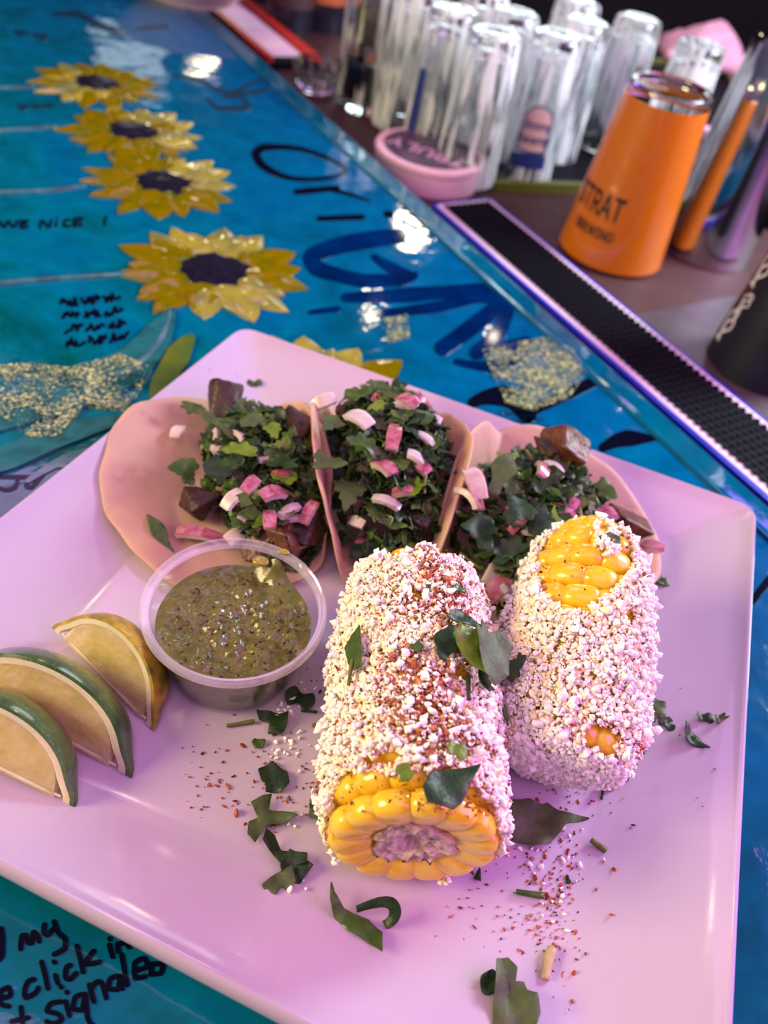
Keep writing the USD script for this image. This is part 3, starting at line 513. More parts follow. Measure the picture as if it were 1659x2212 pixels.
# coaster
cl, cr = at(815, 292, RAIL + 0.026), at(1048, 353, RAIL + 0.026); cc = (cl + cr) / 2; cR = np.linalg.norm(cl - cr) / 2
cs = thing('coaster', 'round thick pale pink coaster stack with dark printed face beside the bar edge', 'coaster')
pf = [(0, 0.0005), (cR * 0.95, 0.0005), (cR * 0.965, 0.002)] + [(cR * 0.965 + 0.0004 * (k % 2), 0.002 + 0.0028 * k) for k in range(1, 7)] + [(cR * 0.97, 0.0205), (cR * 0.995, 0.0215), (cR, 0.0235), (cR * 0.985, 0.0256), (cR * 0.94, 0.026), (0, 0.026)]
cm = lathe(pf, 96); cm.apply_translation([cc[0], cc[1], RAIL]); obj('body', cm, 'coaster_card', cs, 35)
pr = lathe([(0, 0.0259), (cR * 0.85, 0.0259), (cR * 0.85, 0.0263), (0, 0.0263)], 96); pr.apply_translation([cc[0], cc[1], RAIL]); obj('printed_disc', pr, 'coaster_print', cs, False)
tx = meshkit.text_mesh('TRULY', 0.017, 0.0002, bold=True); tx.apply_translation(-tx.bounds.mean(0))
p0, p1 = at(990, 352, RAIL + .0263), at(855, 305, RAIL + .0263); xd = unit(p1 - p0)
tx.apply_transform(frame(xd, np.cross([0, 0, 1], xd), [0, 0, 1], np.array([*((p0 + p1) / 2)[:2], RAIL + 0.0264]))); obj('lettering', tx, 'coaster_text', cs, False)

# upturned beer glasses
def glass_profile(h, rm_, rb, wall=0.0028, base=0.013):
    # standing mouth down: mouth at z=0, thick base on top
    o = [(rm_ - wall, 0.0006), (rm_ - 0.0012, 0.0), (rm_, 0.001), (rm_ * 0.55 + rb * 0.45, h * 0.5), (rb + 0.0004, h - 0.006), (rb - 0.0008, h - 0.0015), (rb - 0.004, h), (rb - 0.008, h - 0.0012), (0, h - 0.002)]
    i = [(0, h - base + 0.001), (rb - wall - 0.009, h - base), (rb - wall - 0.001, h - base - 0.005), (rm_ * 0.55 + rb * 0.45 - wall, h * 0.5), (rm_ - wall, 0.0006)]
    return o + i
GH, GM, GB = 0.122, 0.0295, 0.0228
def streaks(seed):
    r = np.random.default_rng(seed); amp = r.uniform(.3, 1, 9); k = r.integers(3, 22, 9); ph = r.uniform(0, 6, 9)
    def f(ang, pr):
        w = (amp[None] * np.sin(ang[:, None] * k[None] + ph[None])).sum(1) / 5
        inner = np.zeros(len(pr)); inner[9:] = 1.0; inner[-1] = 0; return w[:, None] * inner[None] * 0.00022 * (pr[None, :, 0] > 0.012)
    return f
g0 = UsdGeom.Xform.Define(stage, '/World/Looks/upturned_glass_source').GetPrim() if False else None
GLASS_TOPS = [  # pixel of the raised base, label
    (1050, 68, 'clear upturned beer glass right behind the coaster'), (1186, 72, 'clear upturned beer glass with blue printed logo'), (1372, 40, 'clear upturned glass behind the left shoulder of the orange glass'),
    (1509, 95, 'clear upturned glass directly behind the orange glass top, in front of pink cloth'), (967, 20, 'clear upturned glass with thin blue print, between the dark drink and the coaster'), (1105, 28, 'clear upturned glass in the second row behind the logo glass'),
    (1256, 46, 'clear upturned glass at the right shoulder of the logo glass'), (905, -20, 'clear upturned glass right beside the glass with the dark drink'), (1240, 2, 'clear upturned glass farthest back in the middle'), (1040, -16, 'clear upturned glass farthest back on the left')]
GXY = np.array([at(x, y, PADZ + GH)[:2] for x, y, _ in GLASS_TOPS]) + [0.006, 0.010]
for _ in range(80):      # upturned glasses stand side by side without touching
    for i in range(len(GXY)):
        for j in range(i):
            d_ = GXY[i] - GXY[j]; L_ = np.linalg.norm(d_)
            if L_ < .0605: GXY[i] += d_ / L_ * (.0607 - L_) * .6; GXY[j] -= d_ / L_ * (.0607 - L_) * .4
first = None
for i, (x, y, lb) in enumerate(GLASS_TOPS):
    p = np.array([*GXY[i], 0.0])
    if i == 0:
        first = thing('beer_glass', lb, 'glass', 'upturned glasses on the drying mat')
        obj('glass_body', lathe(glass_profile(GH, GM, GB), 96, streaks(11)), 'painted_glint_glass', first, 50); g = first
    else:
        g = UsdGeom.Xform.Define(stage, path_for('beer_glass')).GetPrim(); g.GetReferences().AddInternalReference(first.GetPath()); g.SetInstanceable(True)
        tag(g, lb, 'glass', 'upturned glasses on the drying mat')
    if i in (1, 4): g.SetInstanceable(False)
    xf = UsdGeom.Xformable(g); xf.ClearXformOpOrder()
    xf.AddTranslateOp().Set(Gf.Vec3d(float(p[0]), float(p[1]), PADZ)); xf.AddRotateZOp().Set(37.0 * i)
    if i == 1: LOGO = g, p, 37.0 * i
    if i == 4: LOGO2 = g, p, 37.0 * i

def wrap(mesh, r_of_z, ang0, lift=0.0003, sub=True):
    """Wraps a flat mesh (x along the girth, y up) round a cone-like body."""
    m_ = mesh
    if sub:
        vv, ff = trimesh.remesh.subdivide_to_size(m_.vertices, m_.faces, 0.004); m_ = T3(vv, ff)
    v = np.array(m_.vertices); r = r_of_z(v[:, 1]) + lift + v[:, 2]; a = ang0 + v[:, 0] / r_of_z(v[:, 1])
    return T3(np.stack([r * np.cos(a), r * np.sin(a), v[:, 1]], 1), m_.faces)
gr = lambda z: GM + (GB - GM) * z / GH
def toward_cam(p): return math.atan2(-p[1], -p[0])
def flat(poly, d=0.0002, dz=0.0):
    out = [trimesh.creation.extrude_polygon(q, d, engine='earcut') for q in getattr(poly, 'geoms', [poly])]; mm = cat_(out); mm.apply_translation([0, 0, dz]); return mm
g, p, rz = LOGO; a0 = toward_cam(p) - math.radians(rz) + 0.15
arch = unary_union([Polygon([(-.014, .030), (.014, .030), (.014, .058), (-.014, .058)]), Point(0, .056).buffer(.014)])
obj('logo_panel', wrap(flat(arch.buffer(-0.0014), 0.0001), gr, a0), 'label_tan', g, False)
obj('logo_outline', wrap(flat(arch.difference(arch.buffer(-0.0014)), 0.0002), gr, a0), 'blue_ink', g, False)
for tt, zz in (('Jimmy', 0.050), ('Swamp', 0.038)):
    t_ = meshkit.text_mesh(tt, 0.0072, 0.0002, bold=True); t_.apply_translation([-t_.bounds.mean(0)[0], 0, 0.0001]); v = np.array(t_.vertices); v[:, 0] *= .92; v[:, 1] += zz; obj('logo_lettering', wrap(T3(v, t_.faces), gr, a0), 'blue_ink', g, False)
band = Polygon([(-.018, .016), (.018, .016), (.017, .027), (0, .030), (-.017, .027)])
obj('logo_band', wrap(flat(band), gr, a0), 'blue_ink', g, False)
g, p, rz = LOGO2; a0 = toward_cam(p) - math.radians(rz) - 0.75
obj('printed_band', wrap(flat(Polygon([(-.006, .012), (.006, .012), (.004, .075), (-.004, .075)])), gr, a0), 'blue_ink', g, False)

# upright glass of dark drink with a brown ball, and a small cut-glass dish
tg = at(782, 232, RAIL)
dg = thing('tall_glass', 'tall clear glass standing upright with dark liquid at its bottom, nearest the red-edged mat', 'glass')
r0 = 0.5 * np.linalg.norm(at(722, 215, RAIL + .02) - at(845, 232, RAIL + .02)) * 0.97
prof = [(0, 0), (r0 * .92, 0), (r0, .003), (r0 * 1.02, .06), (r0 * 1.06, .15), (r0 * 1.06 - .0012, .151), (r0 * 1.06 - .0024, .15), (r0 * 1.02 - .0024, .06), (r0 - .003, .012), (r0 * .5, .010), (0, .010)]
mm = lathe(prof, 80); mm.apply_translation([*tg[:2], RAIL + .0005]); obj('glass_body', mm, 'sparse_glint_glass', dg, 50)
ri = r0 - .0029
dk = lathe([(0, .0105), (ri * .8, .0108), (ri - .0006, .0140), (ri + .0002, .044), (ri - .002, .046), (0, .0465)], 64); dk.apply_translation([*tg[:2], RAIL + .0005])
single('dark_drink', dk, 'dark_drink', 'dark liquid filling the bottom of the tall upright glass', 'drink')
rng = np.random.default_rng(3)
fm = cat_([chunk(rng, (.012, .011, .009), 2) for _ in range(1)])
fo = []
for k in range(7):
    c_ = chunk(rng, (rng.uniform(.008, .014),) * 3, 2); c_.apply_translation([*(tg[:2] + rng.uniform(-.017, .017, 2) + [-.004, -.004]), RAIL + .050 + rng.uniform(0, .004)]); fo.append(c_)
single('drink_garnish', cat_(fo), 'drink_foam', 'pinkish brown froth floating on the dark drink', 'garnish')
bl = chunk(np.random.default_rng(9), (.040, .039, .041), 3, 3.0, 0.08); pb = at(792, 98, RAIL + .087); bl.apply_translation([tg[0] + .003, tg[1] - .004, RAIL + .080]); single('brown_ball', bl, 'ball_brown', 'dark brown rounded lump sitting inside the tall upright glass', 'garnish')
pd = at(682, 195, RAIL); dd = thing('glass_dish', 'small sparkling cut-glass dish by the foot of the tall glass', 'glass dish')
def facet(ang, pr): return 0.0012 * np.sign(np.sin(ang * 9))[:, None] * ((pr[:, 1] > .004) & (pr[:, 0] > .012))[None, :]
mm = lathe([(0, 0), (.017, 0), (.021, .003), (.026, .026), (.0245, .0275), (.0228, .026), (.018, .008), (.012, .006), (0, .006)], 72, facet); mm.apply_translation([*pd[:2], RAIL + .0005]); obj('dish_body', mm, 'glass', dd, 20)

# orange glass
og = thing('orange_glass', 'orange coated pint glass standing mouth down with black lettering', 'glass')
po = (at(1318, 548, RAIL)[:2] + at(1447, 190, RAIL + .1335)[:2]) / 2
hh, rmm, rbb = .1335, .0445, .0315
mm = lathe([(0, hh - .0092), (rbb + .0008, hh - .0092), (rbb + .0003, hh - .002), (rbb - .0016, hh - .0002), (rbb - .005, hh), (rbb - .009, hh - .0015), (0, hh - .0022)], 96); mm.apply_translation([*po, RAIL + .0025]); obj('clear_base', mm, 'glass', og, 50)
orr = lambda z: rmm + (rbb - rmm) * z / hh
def solid_cone(off, z0, z1, n=96): return lathe([(0, z0), (orr(z0) + off, z0), (orr(z0 + .002) + off, z0 + .002), (orr(z1) + off, z1), (orr(z1) - .004, z1 + .0006), (0, z1 + .0006)], n)
mm = solid_cone(.0004, .0006, hh - .0102); mm.apply_translation([*po, RAIL + .0025]); obj('orange_coating', mm, 'orange_coat', og, 40)
a0 = toward_cam(po)
for tt, hgt, zz, dx in (('STRAT', .0175, .040, -.0165), ('BREWING', .0080, .0235, -.0205)):
    t_ = meshkit.text_mesh(tt, hgt, .0002, bold=True); v = np.array(t_.vertices); v[:, 0] *= .62 if tt == 'STRAT' else .72; v[:, 0] += -v[:, 0].max() + .001 + dx * .10; v[:, 1] += zz
    w_ = wrap(T3(v, t_.faces), orr, a0, .0007); w_.apply_translation([*po, RAIL + .0025]); obj('lettering', w_, 'black_ink', og, False)

# cocktail shaker tin
st = thing('shaker_tin', 'mirror-polished steel cocktail tin with black lettered sleeve at the right edge', 'shaker tin')
pt = at(1600, 640, RAIL)[:2]
def left_limb(a, b, cy, r):
    """Centre x and taper of an upright round body whose left outline runs along the line of sight plane through pixels a and b."""
    n = np.cross(ray(*a), ray(*b)); n /= np.linalg.norm(n); n = n if n[0] < 0 else -n
    s = np.linalg.norm(n[:2]); n = n / s
    cx = (-r - n[1] * cy - n[2] * (RAIL - CZ)) / n[0]
    return cx, n[2], math.atan2(n[1], n[0])
RT = .042; cyT = .735; cxT, tap, _ = left_limb((1659, 15), (1440, 470), cyT, RT)
rt = lambda z: RT - tap * z
TH = .172
mm = lathe([(RT - .002, .0005), (RT, 0), (RT + .0006, .002), (rt(.006), .006), (rt(TH - .006), TH - .006), (rt(TH) - .002, TH - .001), (rt(TH) - .006, TH), (0, TH - .001), (0, TH - .003), (rt(TH) - .007, TH - .002), (RT - .002, .0005)], 128)
mm.apply_translation([cxT, cyT, RAIL + .0004]); obj('tin_body', mm, 'chrome', st, 45)
tag(st, 'mirror-polished steel cocktail tin at the right edge, reflecting the orange glass')
RB = .0395; cyB = .545; cxB, tapB, angB = left_limb((1659, 545), (1520, 760), cyB, RB)
rb_ = lambda z: RB - tapB * z
bt = thing('black_tumbler', 'black tumbler with white brush lettering beside the steel tin at the right edge', 'tumbler')
BH = .165
mm = lathe([(0, 0), (RB - .003, 0), (RB, .003), (rb_(BH - .004), BH - .004), (rb_(BH) - .003, BH), (0, BH)], 96); mm.apply_translation([cxB, cyB, RAIL + .0004]); obj('tumbler_body', mm, 'sleeve_black', bt, 40)
lt = []
for x0, y0, sc, sd in ((.004, .030, 1.0, 1), (.009, .050, .6, 2), (.004, .074, 1.0, 3)):
    r_ = np.random.default_rng(sd); t = np.linspace(0, 1, 9)
    for q in range(3):
        lt.append(brush(np.stack([x0 + (t - .5) * .004 + .003 * q * sc - .001 + .0035 * np.sin(7 * t + q * 2), y0 + (t - .5) * .026 * sc], 1) * 1000, 1.7 * sc))
lw = unary_union(lt); from shapely import affinity
lw = affinity.scale(lw, .001, .001, origin=(0, 0)).simplify(.00012)
lw = wrap(flat(lw, .0002), rb_, angB + 0.30, .0003); lw.apply_translation([cxB, cyB, RAIL + .0004]); obj('brush_lettering', lw, 'sleeve_text', bt, False)

# pink cloth and pink card behind the glasses, pink bowl at the top edge
pc = at(1515, 70, RAIL + .06); rng = np.random.default_rng(5)
gx, gy = np.meshgrid(np.linspace(-1, 1, 28), np.linspace(-1, 1, 28), indexing='ij')
d_ = 1 - np.maximum(np.abs(gx), np.abs(gy)) ** 2
zz = .052 * np.clip(d_, 0, 1) ** .5 * (.75 + .3 * np.sin(2.2 * gx + 1) * np.cos(1.7 * gy)) + .012 * fbm(np.stack([gx, gy, 0 * gx], -1) * 4, 3, 2)
cv_ = np.stack([gx * .062, gy * .050, zz], -1).reshape(-1, 3); i, j = np.meshgrid(np.arange(27), np.arange(27), indexing='ij'); q = i * 28 + j
cf_ = np.concatenate([np.stack([q, q + 28, q + 29], -1).reshape(-1, 3), np.stack([q, q + 29, q + 1], -1).reshape(-1, 3)])
bdy = [r * 28 for r in range(28)] + [27 * 28 + c for c in range(1, 28)] + [r * 28 + 27 for r in range(26, -1, -1)] + [c for c in range(26, 0, -1)]
clo = T3(np.vstack([cv_, [[0, 0, 0]]]), np.vstack([cf_, [[bdy[k], len(cv_), bdy[(k + 1) % len(bdy)]] for k in range(len(bdy))]])); clo.fix_normals()
pcl = at(1512, 130, RAIL); dirn = unit(np.array([pcl[0], pcl[1], 0])); clo.apply_translation([*(pcl[:2] * (1.0) + dirn[:2] * -.04), RAIL])
single('folded_cloth', clo, 'pink_cloth', 'crumpled pink cloth in the dark behind the last upturned glass', 'cloth', smooth=True)
pcd = at(1528, 305, RAIL); b = trimesh.creation.box([.024, .018, .012]); b.apply_transform(frame(UD, ND, [0, 0, 1], [*pcd[:2], RAIL + .0065])); single('pink_card', b, 'mat_pink', 'small pink block between the orange glass and the steel tin', 'card', smooth=False)
bwp = at(370, 14, 0); bR = .085
bw = lathe([(0, .004), (bR * .45, .004), (bR * .50, 0), (bR * .56, 0), (bR * .60, .005), (bR * .98, .030), (bR, .033), (bR * .975, .0335), (bR * .60, .010), (0, .009)], 96)
bw.apply_translation([bwp[0] + .006, bwp[1] + bR * .60, 0.0005]); single('pink_plate', bw, 'bowl_pink', 'pale pink plate standing far away on the bar at the top edge', 'plate', smooth=40)
# dim bottles far behind
for k, (x, y, hb, m_, lb) in enumerate(((700, 30, .16, 'bottle_orange', 'dim bottle with orange label in the dark behind the red-edged mat'), (625, 28, .13, 'bottle_dark', 'dim dark bottle in the shadows left of the orange-labelled one'), (560, -40, .15, 'bottle_dark', 'dim dark bottle at the top edge behind the red-edged mat'))):
    p = at(x, y + 30, RAIL); r_ = .03
    t = thing('bottle', lb, 'bottle'); mm = lathe([(0, 0), (r_, 0), (r_, hb * .6), (r_ * .4, hb * .78), (r_ * .36, hb), (0, hb)], 32); mm.apply_translation([p[0], p[1] , RAIL + .0005]); obj('bottle_body', mm, 'bottle_dark', t, 40)
    mm = lathe([(r_, hb * .2), (r_ + .0006, hb * .2), (r_ + .0006, hb * .5), (r_, hb * .5)], 32); mm.apply_translation([p[0], p[1], RAIL + .0005]); obj('bottle_label', mm, m_ if k == 0 else 'maroon', t, 40)

# ------------------------------------------------------------------ plate
QO = np.array([(-0.0942, .3603), (.1732, .3045), (.1148, .0295), (-.1726, .0983)])
QW = np.array([(-0.0682, .3120), (.1290, .2806), (.0791, .0866), (-.1170, .1185)])
def rounded_loop(Q, r, per=22, arc=7):
    c = Q.mean(0); out = []
    for i in range(4):
        p, a, b = Q[i], Q[i - 1], Q[(i + 1) % 4]; ua, ub = unit(a - p), unit(b - p)
        s0, s1 = p + ua * r, p + ub * r
        for t in np.linspace(0, 1, arc): out.append((1 - t) ** 2 * s0 + 2 * t * (1 - t) * p + t * t * s1)
        n1 = b + unit(p - b) * r
        for t in np.linspace(0, 1, per + 2)[1:-1]: out.append(s1 * (1 - t) + n1 * t)
    return np.array(out)
def plate_loop(t):
    if t >= 0: Q = QW + (QO - QW) * t
    else: Q = QW.mean(0) + (QW - QW.mean(0)) * (1 + t)
    return rounded_loop(Q, .003 + .0065 * max(t, 0) if t >= 0 else .003 * (1 + t) + 0.0005)
WELL = .006; RIM = .0225
def slope_z(t): return WELL + (RIM - WELL) * np.clip(t, 0, 1) ** 1.15
prof = [(-.97, WELL), (-.8, WELL), (-.5, WELL), (-.2, WELL), (-.05, WELL), (-.01, WELL + .0001), (.02, WELL + .0006), (.07, slope_z(.07) + .0003)] + [(t, slope_z(t)) for t in (.15, .3, .45, .6, .75, .86)] + [(.915, RIM - .0006), (.945, RIM), (.965, RIM - .0005), (.985, RIM - .0019), (.996, RIM - .0036), (1.0, RIM - .0054), (.992, RIM - .0066), (.94, RIM - .0080), (.5, .0090), (.1, .003), (-.02, .0018), (-.08, .0002), (-.13, .0002), (-.16, .0018), (-.97, .0020)]
loops = [plate_loop(t) for t, z in prof]; nL = len(loops[0])
v = np.vstack([np.column_stack([L_, np.full(nL, z)]) for L_, (t, z) in zip(loops, prof)])
i, j = np.meshgrid(np.arange(len(prof) - 1), np.arange(nL), indexing='ij'); a = i * nL + j; b = i * nL + (j + 1) % nL
f = np.concatenate([np.stack([a, a + nL, b + nL], -1).reshape(-1, 3), np.stack([a, b + nL, b], -1).reshape(-1, 3)])
v = np.vstack([v, [*QW.mean(0), WELL], [*QW.mean(0), .002]]); k = np.arange(nL); k2 = (k + 1) % nL; e = (len(prof) - 1) * nL
f = np.vstack([f, np.stack([np.full(nL, len(v) - 2), k, k2], 1), np.stack([np.full(nL, len(v) - 1), e + k2, e + k], 1)])
plate = T3(v, f); plate.fix_normals()
single('dinner_plate', plate, 'plate_glaze', 'large square white ceramic plate with creased corners carrying tacos, corn and limes', 'plate', smooth=28)
_mid = QW.mean(0)
def plate_z(x, y):
    """Height of the plate's upper face."""
    p = np.array([x, y]); best = 0
    for k in range(4):
        a, b = QW[k], QW[(k + 1) % 4]; A, B = QO[k], QO[(k + 1) % 4]; nrm = np.array([(b - a)[1], -(b - a)[0]]); nrm = unit(nrm)
        if np.dot(nrm, _mid - a) > 0: nrm = -nrm
        din, dout = np.dot(p - a, nrm), np.dot((A + B) / 2 - (a + b) / 2, nrm); best = max(best, din / dout)
    return float(slope_z(best))
def on_plate(x, y, lift=0.0):
    z = WELL
    for _ in range(6): p = at(x, y, z + lift); z = plate_z(p[0], p[1])
    return at(x, y, z + lift)

# ------------------------------------------------------------------ tacos
class Taco:
    def __init__(s, c, d, R, thL, thR, w0, wb, seed, z0=.0082, backR=None, backL=None):
        s.c, s.d, s.R, s.thL, s.thR, s.w0, s.wb, s.seed, s.z0 = np.array(c, float), unit(d), R, thL, thR, w0, wb, seed, z0
        s.r = np.array([-s.d[1], s.d[0]]); s.r = s.r if s.r[0] > 0 else -s.r
        s.backR, s.backL = backR if backR is not None else thR, backL if backL is not None else thL
    def ang(s, a, side):
        t = np.clip((a / s.R + 1) / 2, 0, 1)      # 0 far end, 1 near end
        return (s.backR + (s.thR - s.backR) * t) if side > 0 else (s.backL + (s.thL - s.backL) * t)
    def point(s, a, b):
        """Middle surface of the tortilla and its upward normal; a along the fold (towards the viewer), b across."""
        a, b = np.broadcast_arrays(np.asarray(a, float), np.asarray(b, float)); sh = a.shape; a, b = a.ravel(), b.ravel()
        sg = np.where(b >= 0, 1.0, -1.0); th = np.radians(np.where(b >= 0, s.ang(a, 1), s.ang(a, -1)))
        L = np.abs(b); n = 24; u = (np.arange(n) + .5) / n
        q = L[:, None] * u[None]; sm = np.clip((q - s.w0) / s.wb, 0, 1); sm = sm * sm * (3 - 2 * sm)
        X = (np.cos(th[:, None] * sm)).mean(1) * L * sg; Z = (np.sin(th[:, None] * sm)).mean(1) * L
        se = np.clip((L - s.w0) / s.wb, 0, 1); se = se * se * (3 - 2 * se); te = th * se
        nb = -np.sin(te) * sg; nz = np.cos(te)
        wob = .0016 * (fbm(np.stack([a * 45 + s.seed, b * 45, 0 * a], -1), 2, s.seed) - .5) * 2
        XY = s.c + s.d * a[:, None] + s.r * (X + nb * wob)[:, None]
        P = np.column_stack([XY, s.z0 + Z + nz * wob]); N = np.column_stack([s.r[None] * nb[:, None], nz])
        for i in range(len(P)): P[i, 2] = max(P[i, 2], plate_z(P[i, 0], P[i, 1]) + .0016)
        return P.reshape(*sh, 3), N.reshape(*sh, 3)
    def tortilla(s, th=.0017):
        nr, na = 26, 96; rr = np.linspace(0, 1, nr) ** .9; aa = np.linspace(0, 2 * np.pi, na, endpoint=False)
        R = s.R * (1 + .022 * np.sin(3 * aa + s.seed) + .012 * np.sin(7 * aa + 2 * s.seed) + .006 * np.sin(17 * aa))
        A, B = rr[:, None] * R * np.cos(aa), rr[:, None] * R * np.sin(aa)
        P, N = s.point(A, B); edge = (np.clip((rr - .93) / .07, 0, 1) ** 2 * .45)[:, None, None]
        tb = th * (1 - edge) / 2
        top, bot = (P + N * tb).reshape(-1, 3), (P - N * tb).reshape(-1, 3); m = nr * na
        i, j = np.meshgrid(np.arange(nr - 1), np.arange(na), indexing='ij'); a = i * na + j; b = i * na + (j + 1) % na
        f = np.concatenate([np.stack([a, a + na, b + na], -1).reshape(-1, 3), np.stack([a, b + na, b], -1).reshape(-1, 3)])
        k = np.arange(na); e0 = (nr - 1) * na + k; e1 = (nr - 1) * na + (k + 1) % na
        mm = T3(np.vstack([top, bot]), np.vstack([f, f[:, ::-1] + m, np.stack([e0, e0 + m, e1 + m], 1), np.stack([e0, e1 + m, e1], 1)])); mm.fix_normals(); return mm
TAC = [Taco((-.0660, .2520), (.48, -.88), .0570, 12, 76, .019, .012, 3, z0=.0080, backR=66, backL=14),
       Taco((-.0050, .2700), (.20, -.98), .0570, 72, 78, .009, .014, 5, z0=.0082, backR=46, backL=60),
       Taco((.0640, .2670), (-.26, -.965), .0600, 74, 12, .020, .012, 8, z0=.0080, backR=16, backL=66)]
TL = ['leftmost taco, lying open on a flat pale corn tortilla beside the sauce cup', 'middle taco, folded upright and packed with cilantro and pink onion', 'right taco behind the corn, topped with cilantro and a big brown meat chunk']
HEAP = [dict(a0=.002, b0=.013, A=.048, B=.026, H=.027), dict(a0=-.002, b0=.003, A=.052, B=.031, H=.041), dict(a0=.004, b0=.002, A=.050, B=.034, H=.028)]
def heap(t, hp, a, b):
    q = 1 - ((a - hp['a0']) / hp['A']) ** 2 - ((b - hp['b0']) / hp['B']) ** 2
    P, N = t.point(a, b); xy = t.c + t.d * a + t.r * b
    return np.array([*xy, t.z0 + .001 + hp['H'] * math.sqrt(max(q, 0)) ** 1.1])
def onion(rng, L, Wd, th=.0028):
    n = 9; s = np.linspace(-.5, .5, n); cur = rng.uniform(.9, 1.6)
    ang = s * cur; R = L / cur; out = []
    for rad in (R, R + th):
        for k in range(n):
            w = Wd / 2 * (1 - .25 * abs(s[k]) * 2 * rng.uniform(.6, 1))
            out += [[rad * math.sin(ang[k]), -w, rad * math.cos(ang[k]) - R], [rad * math.sin(ang[k]), w, rad * math.cos(ang[k]) - R]]
    m = trimesh.convex.convex_hull
    parts = []
    o = np.array(out).reshape(2, n, 2, 3); f = []; idx = lambda l, k, e: (l * n + k) * 2 + e
    for k in range(n - 1):
        for q in ((idx(1, k, 0), idx(1, k + 1, 0), idx(1, k + 1, 1), idx(1, k, 1)), (idx(0, k, 0), idx(0, k, 1), idx(0, k + 1, 1), idx(0, k + 1, 0)), (idx(0, k, 0), idx(0, k + 1, 0), idx(1, k + 1, 0), idx(1, k, 0)), (idx(0, k, 1), idx(1, k, 1), idx(1, k + 1, 1), idx(0, k + 1, 1))): f += [[q[0], q[1], q[2]], [q[0], q[2], q[3]]]
    for k in (0, n - 1): q = (idx(0, k, 0), idx(1, k, 0), idx(1, k, 1), idx(0, k, 1)); f += [[q[0], q[1], q[2]], [q[0], q[2], q[3]]]
    body = T3(o.reshape(-1, 3), f); body.fix_normals()
    sk = o[1].copy(); sk2 = sk.copy(); sk[..., 2] += .00005; sk2[..., 2] += .0004; oo = np.stack([sk, sk2]); skin = T3(oo.reshape(-1, 3), f); skin.fix_normals()
    return body, skin
def place(mesh, Tm):
    mm = mesh.copy(); mm.apply_transform(Tm); return mm
def taco_bits(ti, n_leaf, n_onion, n_meat, seed):
    t, hp = TAC[ti], HEAP[ti]; rng = np.random.default_rng(seed)
    tp = thing('taco', TL[ti], 'taco'); obj('tortilla', t.tortilla(), 'tortilla', tp, True)
    # packed meat under everything
    for k in range(n_meat):
        a, b = hp['a0'] + hp['A'] * rng.uniform(-.78, .80), hp['b0'] + hp['B'] * rng.uniform(-.55, .62); p = heap(t, hp, a, b)
        c = shard(rng, (rng.uniform(.017, .025), rng.uniform(.014, .020), rng.uniform(.012, .016)))
        zc = max(p[2] - .0092, t.z0 + .007); obj('meat_chunk', place(c, trimesh.transformations.translation_matrix([p[0], p[1], zc]) @ rot_rand(rng, .6)), 'meat' if rng.random() < .6 else 'meat_dark', tp, 60)
    for k in range(n_onion):
        q = rng.uniform(0, 1) ** .5; an = rng.uniform(0, 2 * np.pi); a, b = hp['a0'] + hp['A'] * .92 * q * math.cos(an), hp['b0'] + hp['B'] * .9 * q * math.sin(an); p = heap(t, hp, a, b)
        bo, sk = onion(rng, rng.uniform(.005, .009), rng.uniform(.0035, .0055), .0022); Tm = trimesh.transformations.translation_matrix([p[0], p[1], p[2] + .0012]) @ rot_rand(rng, .9)
        pink = rng.random(); o = obj('onion_piece', place(bo, Tm), 'onion_pink' if pink < .18 else 'onion_white', tp, 30)
        if pink < .32: obj('onion_skin', place(sk, Tm), 'onion_skin', o, 30)
    for k in range(n_leaf):
        q = rng.uniform(0, 1) ** .55; an = rng.uniform(0, 2 * np.pi); a, b = hp['a0'] + hp['A'] * .98 * q * math.cos(an), hp['b0'] + hp['B'] * .96 * q * math.sin(an); p = heap(t, hp, a, b)
        kind = rng.choice(['frag', 'lobed', 'tooth', 'strip', 'stem'], p=[.30, .22, .28, .12, .08]); L = rng.uniform(.008, .015) if kind != 'stem' else rng.uniform(.008, .016)
        lm = leaf_mesh(kind, L, rng, None if kind != 'stem' else .0013, curl=rng.uniform(-.9, .9), wave=rng.uniform(.3, 1.1), thick=.0004)
        Tm = trimesh.transformations.translation_matrix([p[0], p[1], p[2] + rng.uniform(.0010, .0042)]) @ rot_rand(rng, .85)
        m_ = rng.choice(['leaf_dark', 'leaf_mid', 'leaf_bright', 'leaf_dull'], p=[.50, .30, .07, .13]) if kind != 'stem' else 'stem_green'
        obj('cilantro_leaf' if kind != 'stem' else 'cilantro_sprig', place(lm, Tm), m_, tp, True)
    # finely chopped leaf filling every gap of the heap
    tl = [(lambda q: (np.array(q.vertices), np.array(q.faces)))(leaf_mesh(k_, 1.0, rng, None, curl=rng.uniform(-.8, .8), wave=.9, thick=.05)) for k_ in ('frag', 'tooth', 'frag', 'lobed', 'tooth')]
    n = 560; q = rng.uniform(0, 1, n) ** .5; an = rng.uniform(0, 2 * np.pi, n); P = np.array([heap(t, hp, hp['a0'] + hp['A'] * x * math.cos(y), hp['b0'] + hp['B'] * .98 * x * math.sin(y)) for x, y in zip(q, an)]); P[:, 2] -= rng.uniform(-.0012, .0035, n); P[:, 2] = np.maximum(P[:, 2], t.z0 + .002)
    for m_, sel in (('leaf_dark', slice(0, 340)), ('leaf_mid', slice(340, 560))): obj('chopped_cilantro', scatter(rng, P[sel], rng.uniform(.0055, .0105, len(P[sel])), tl, (.8, 1.15)), m_, tp, True, kind='stuff')
    return tp, rng
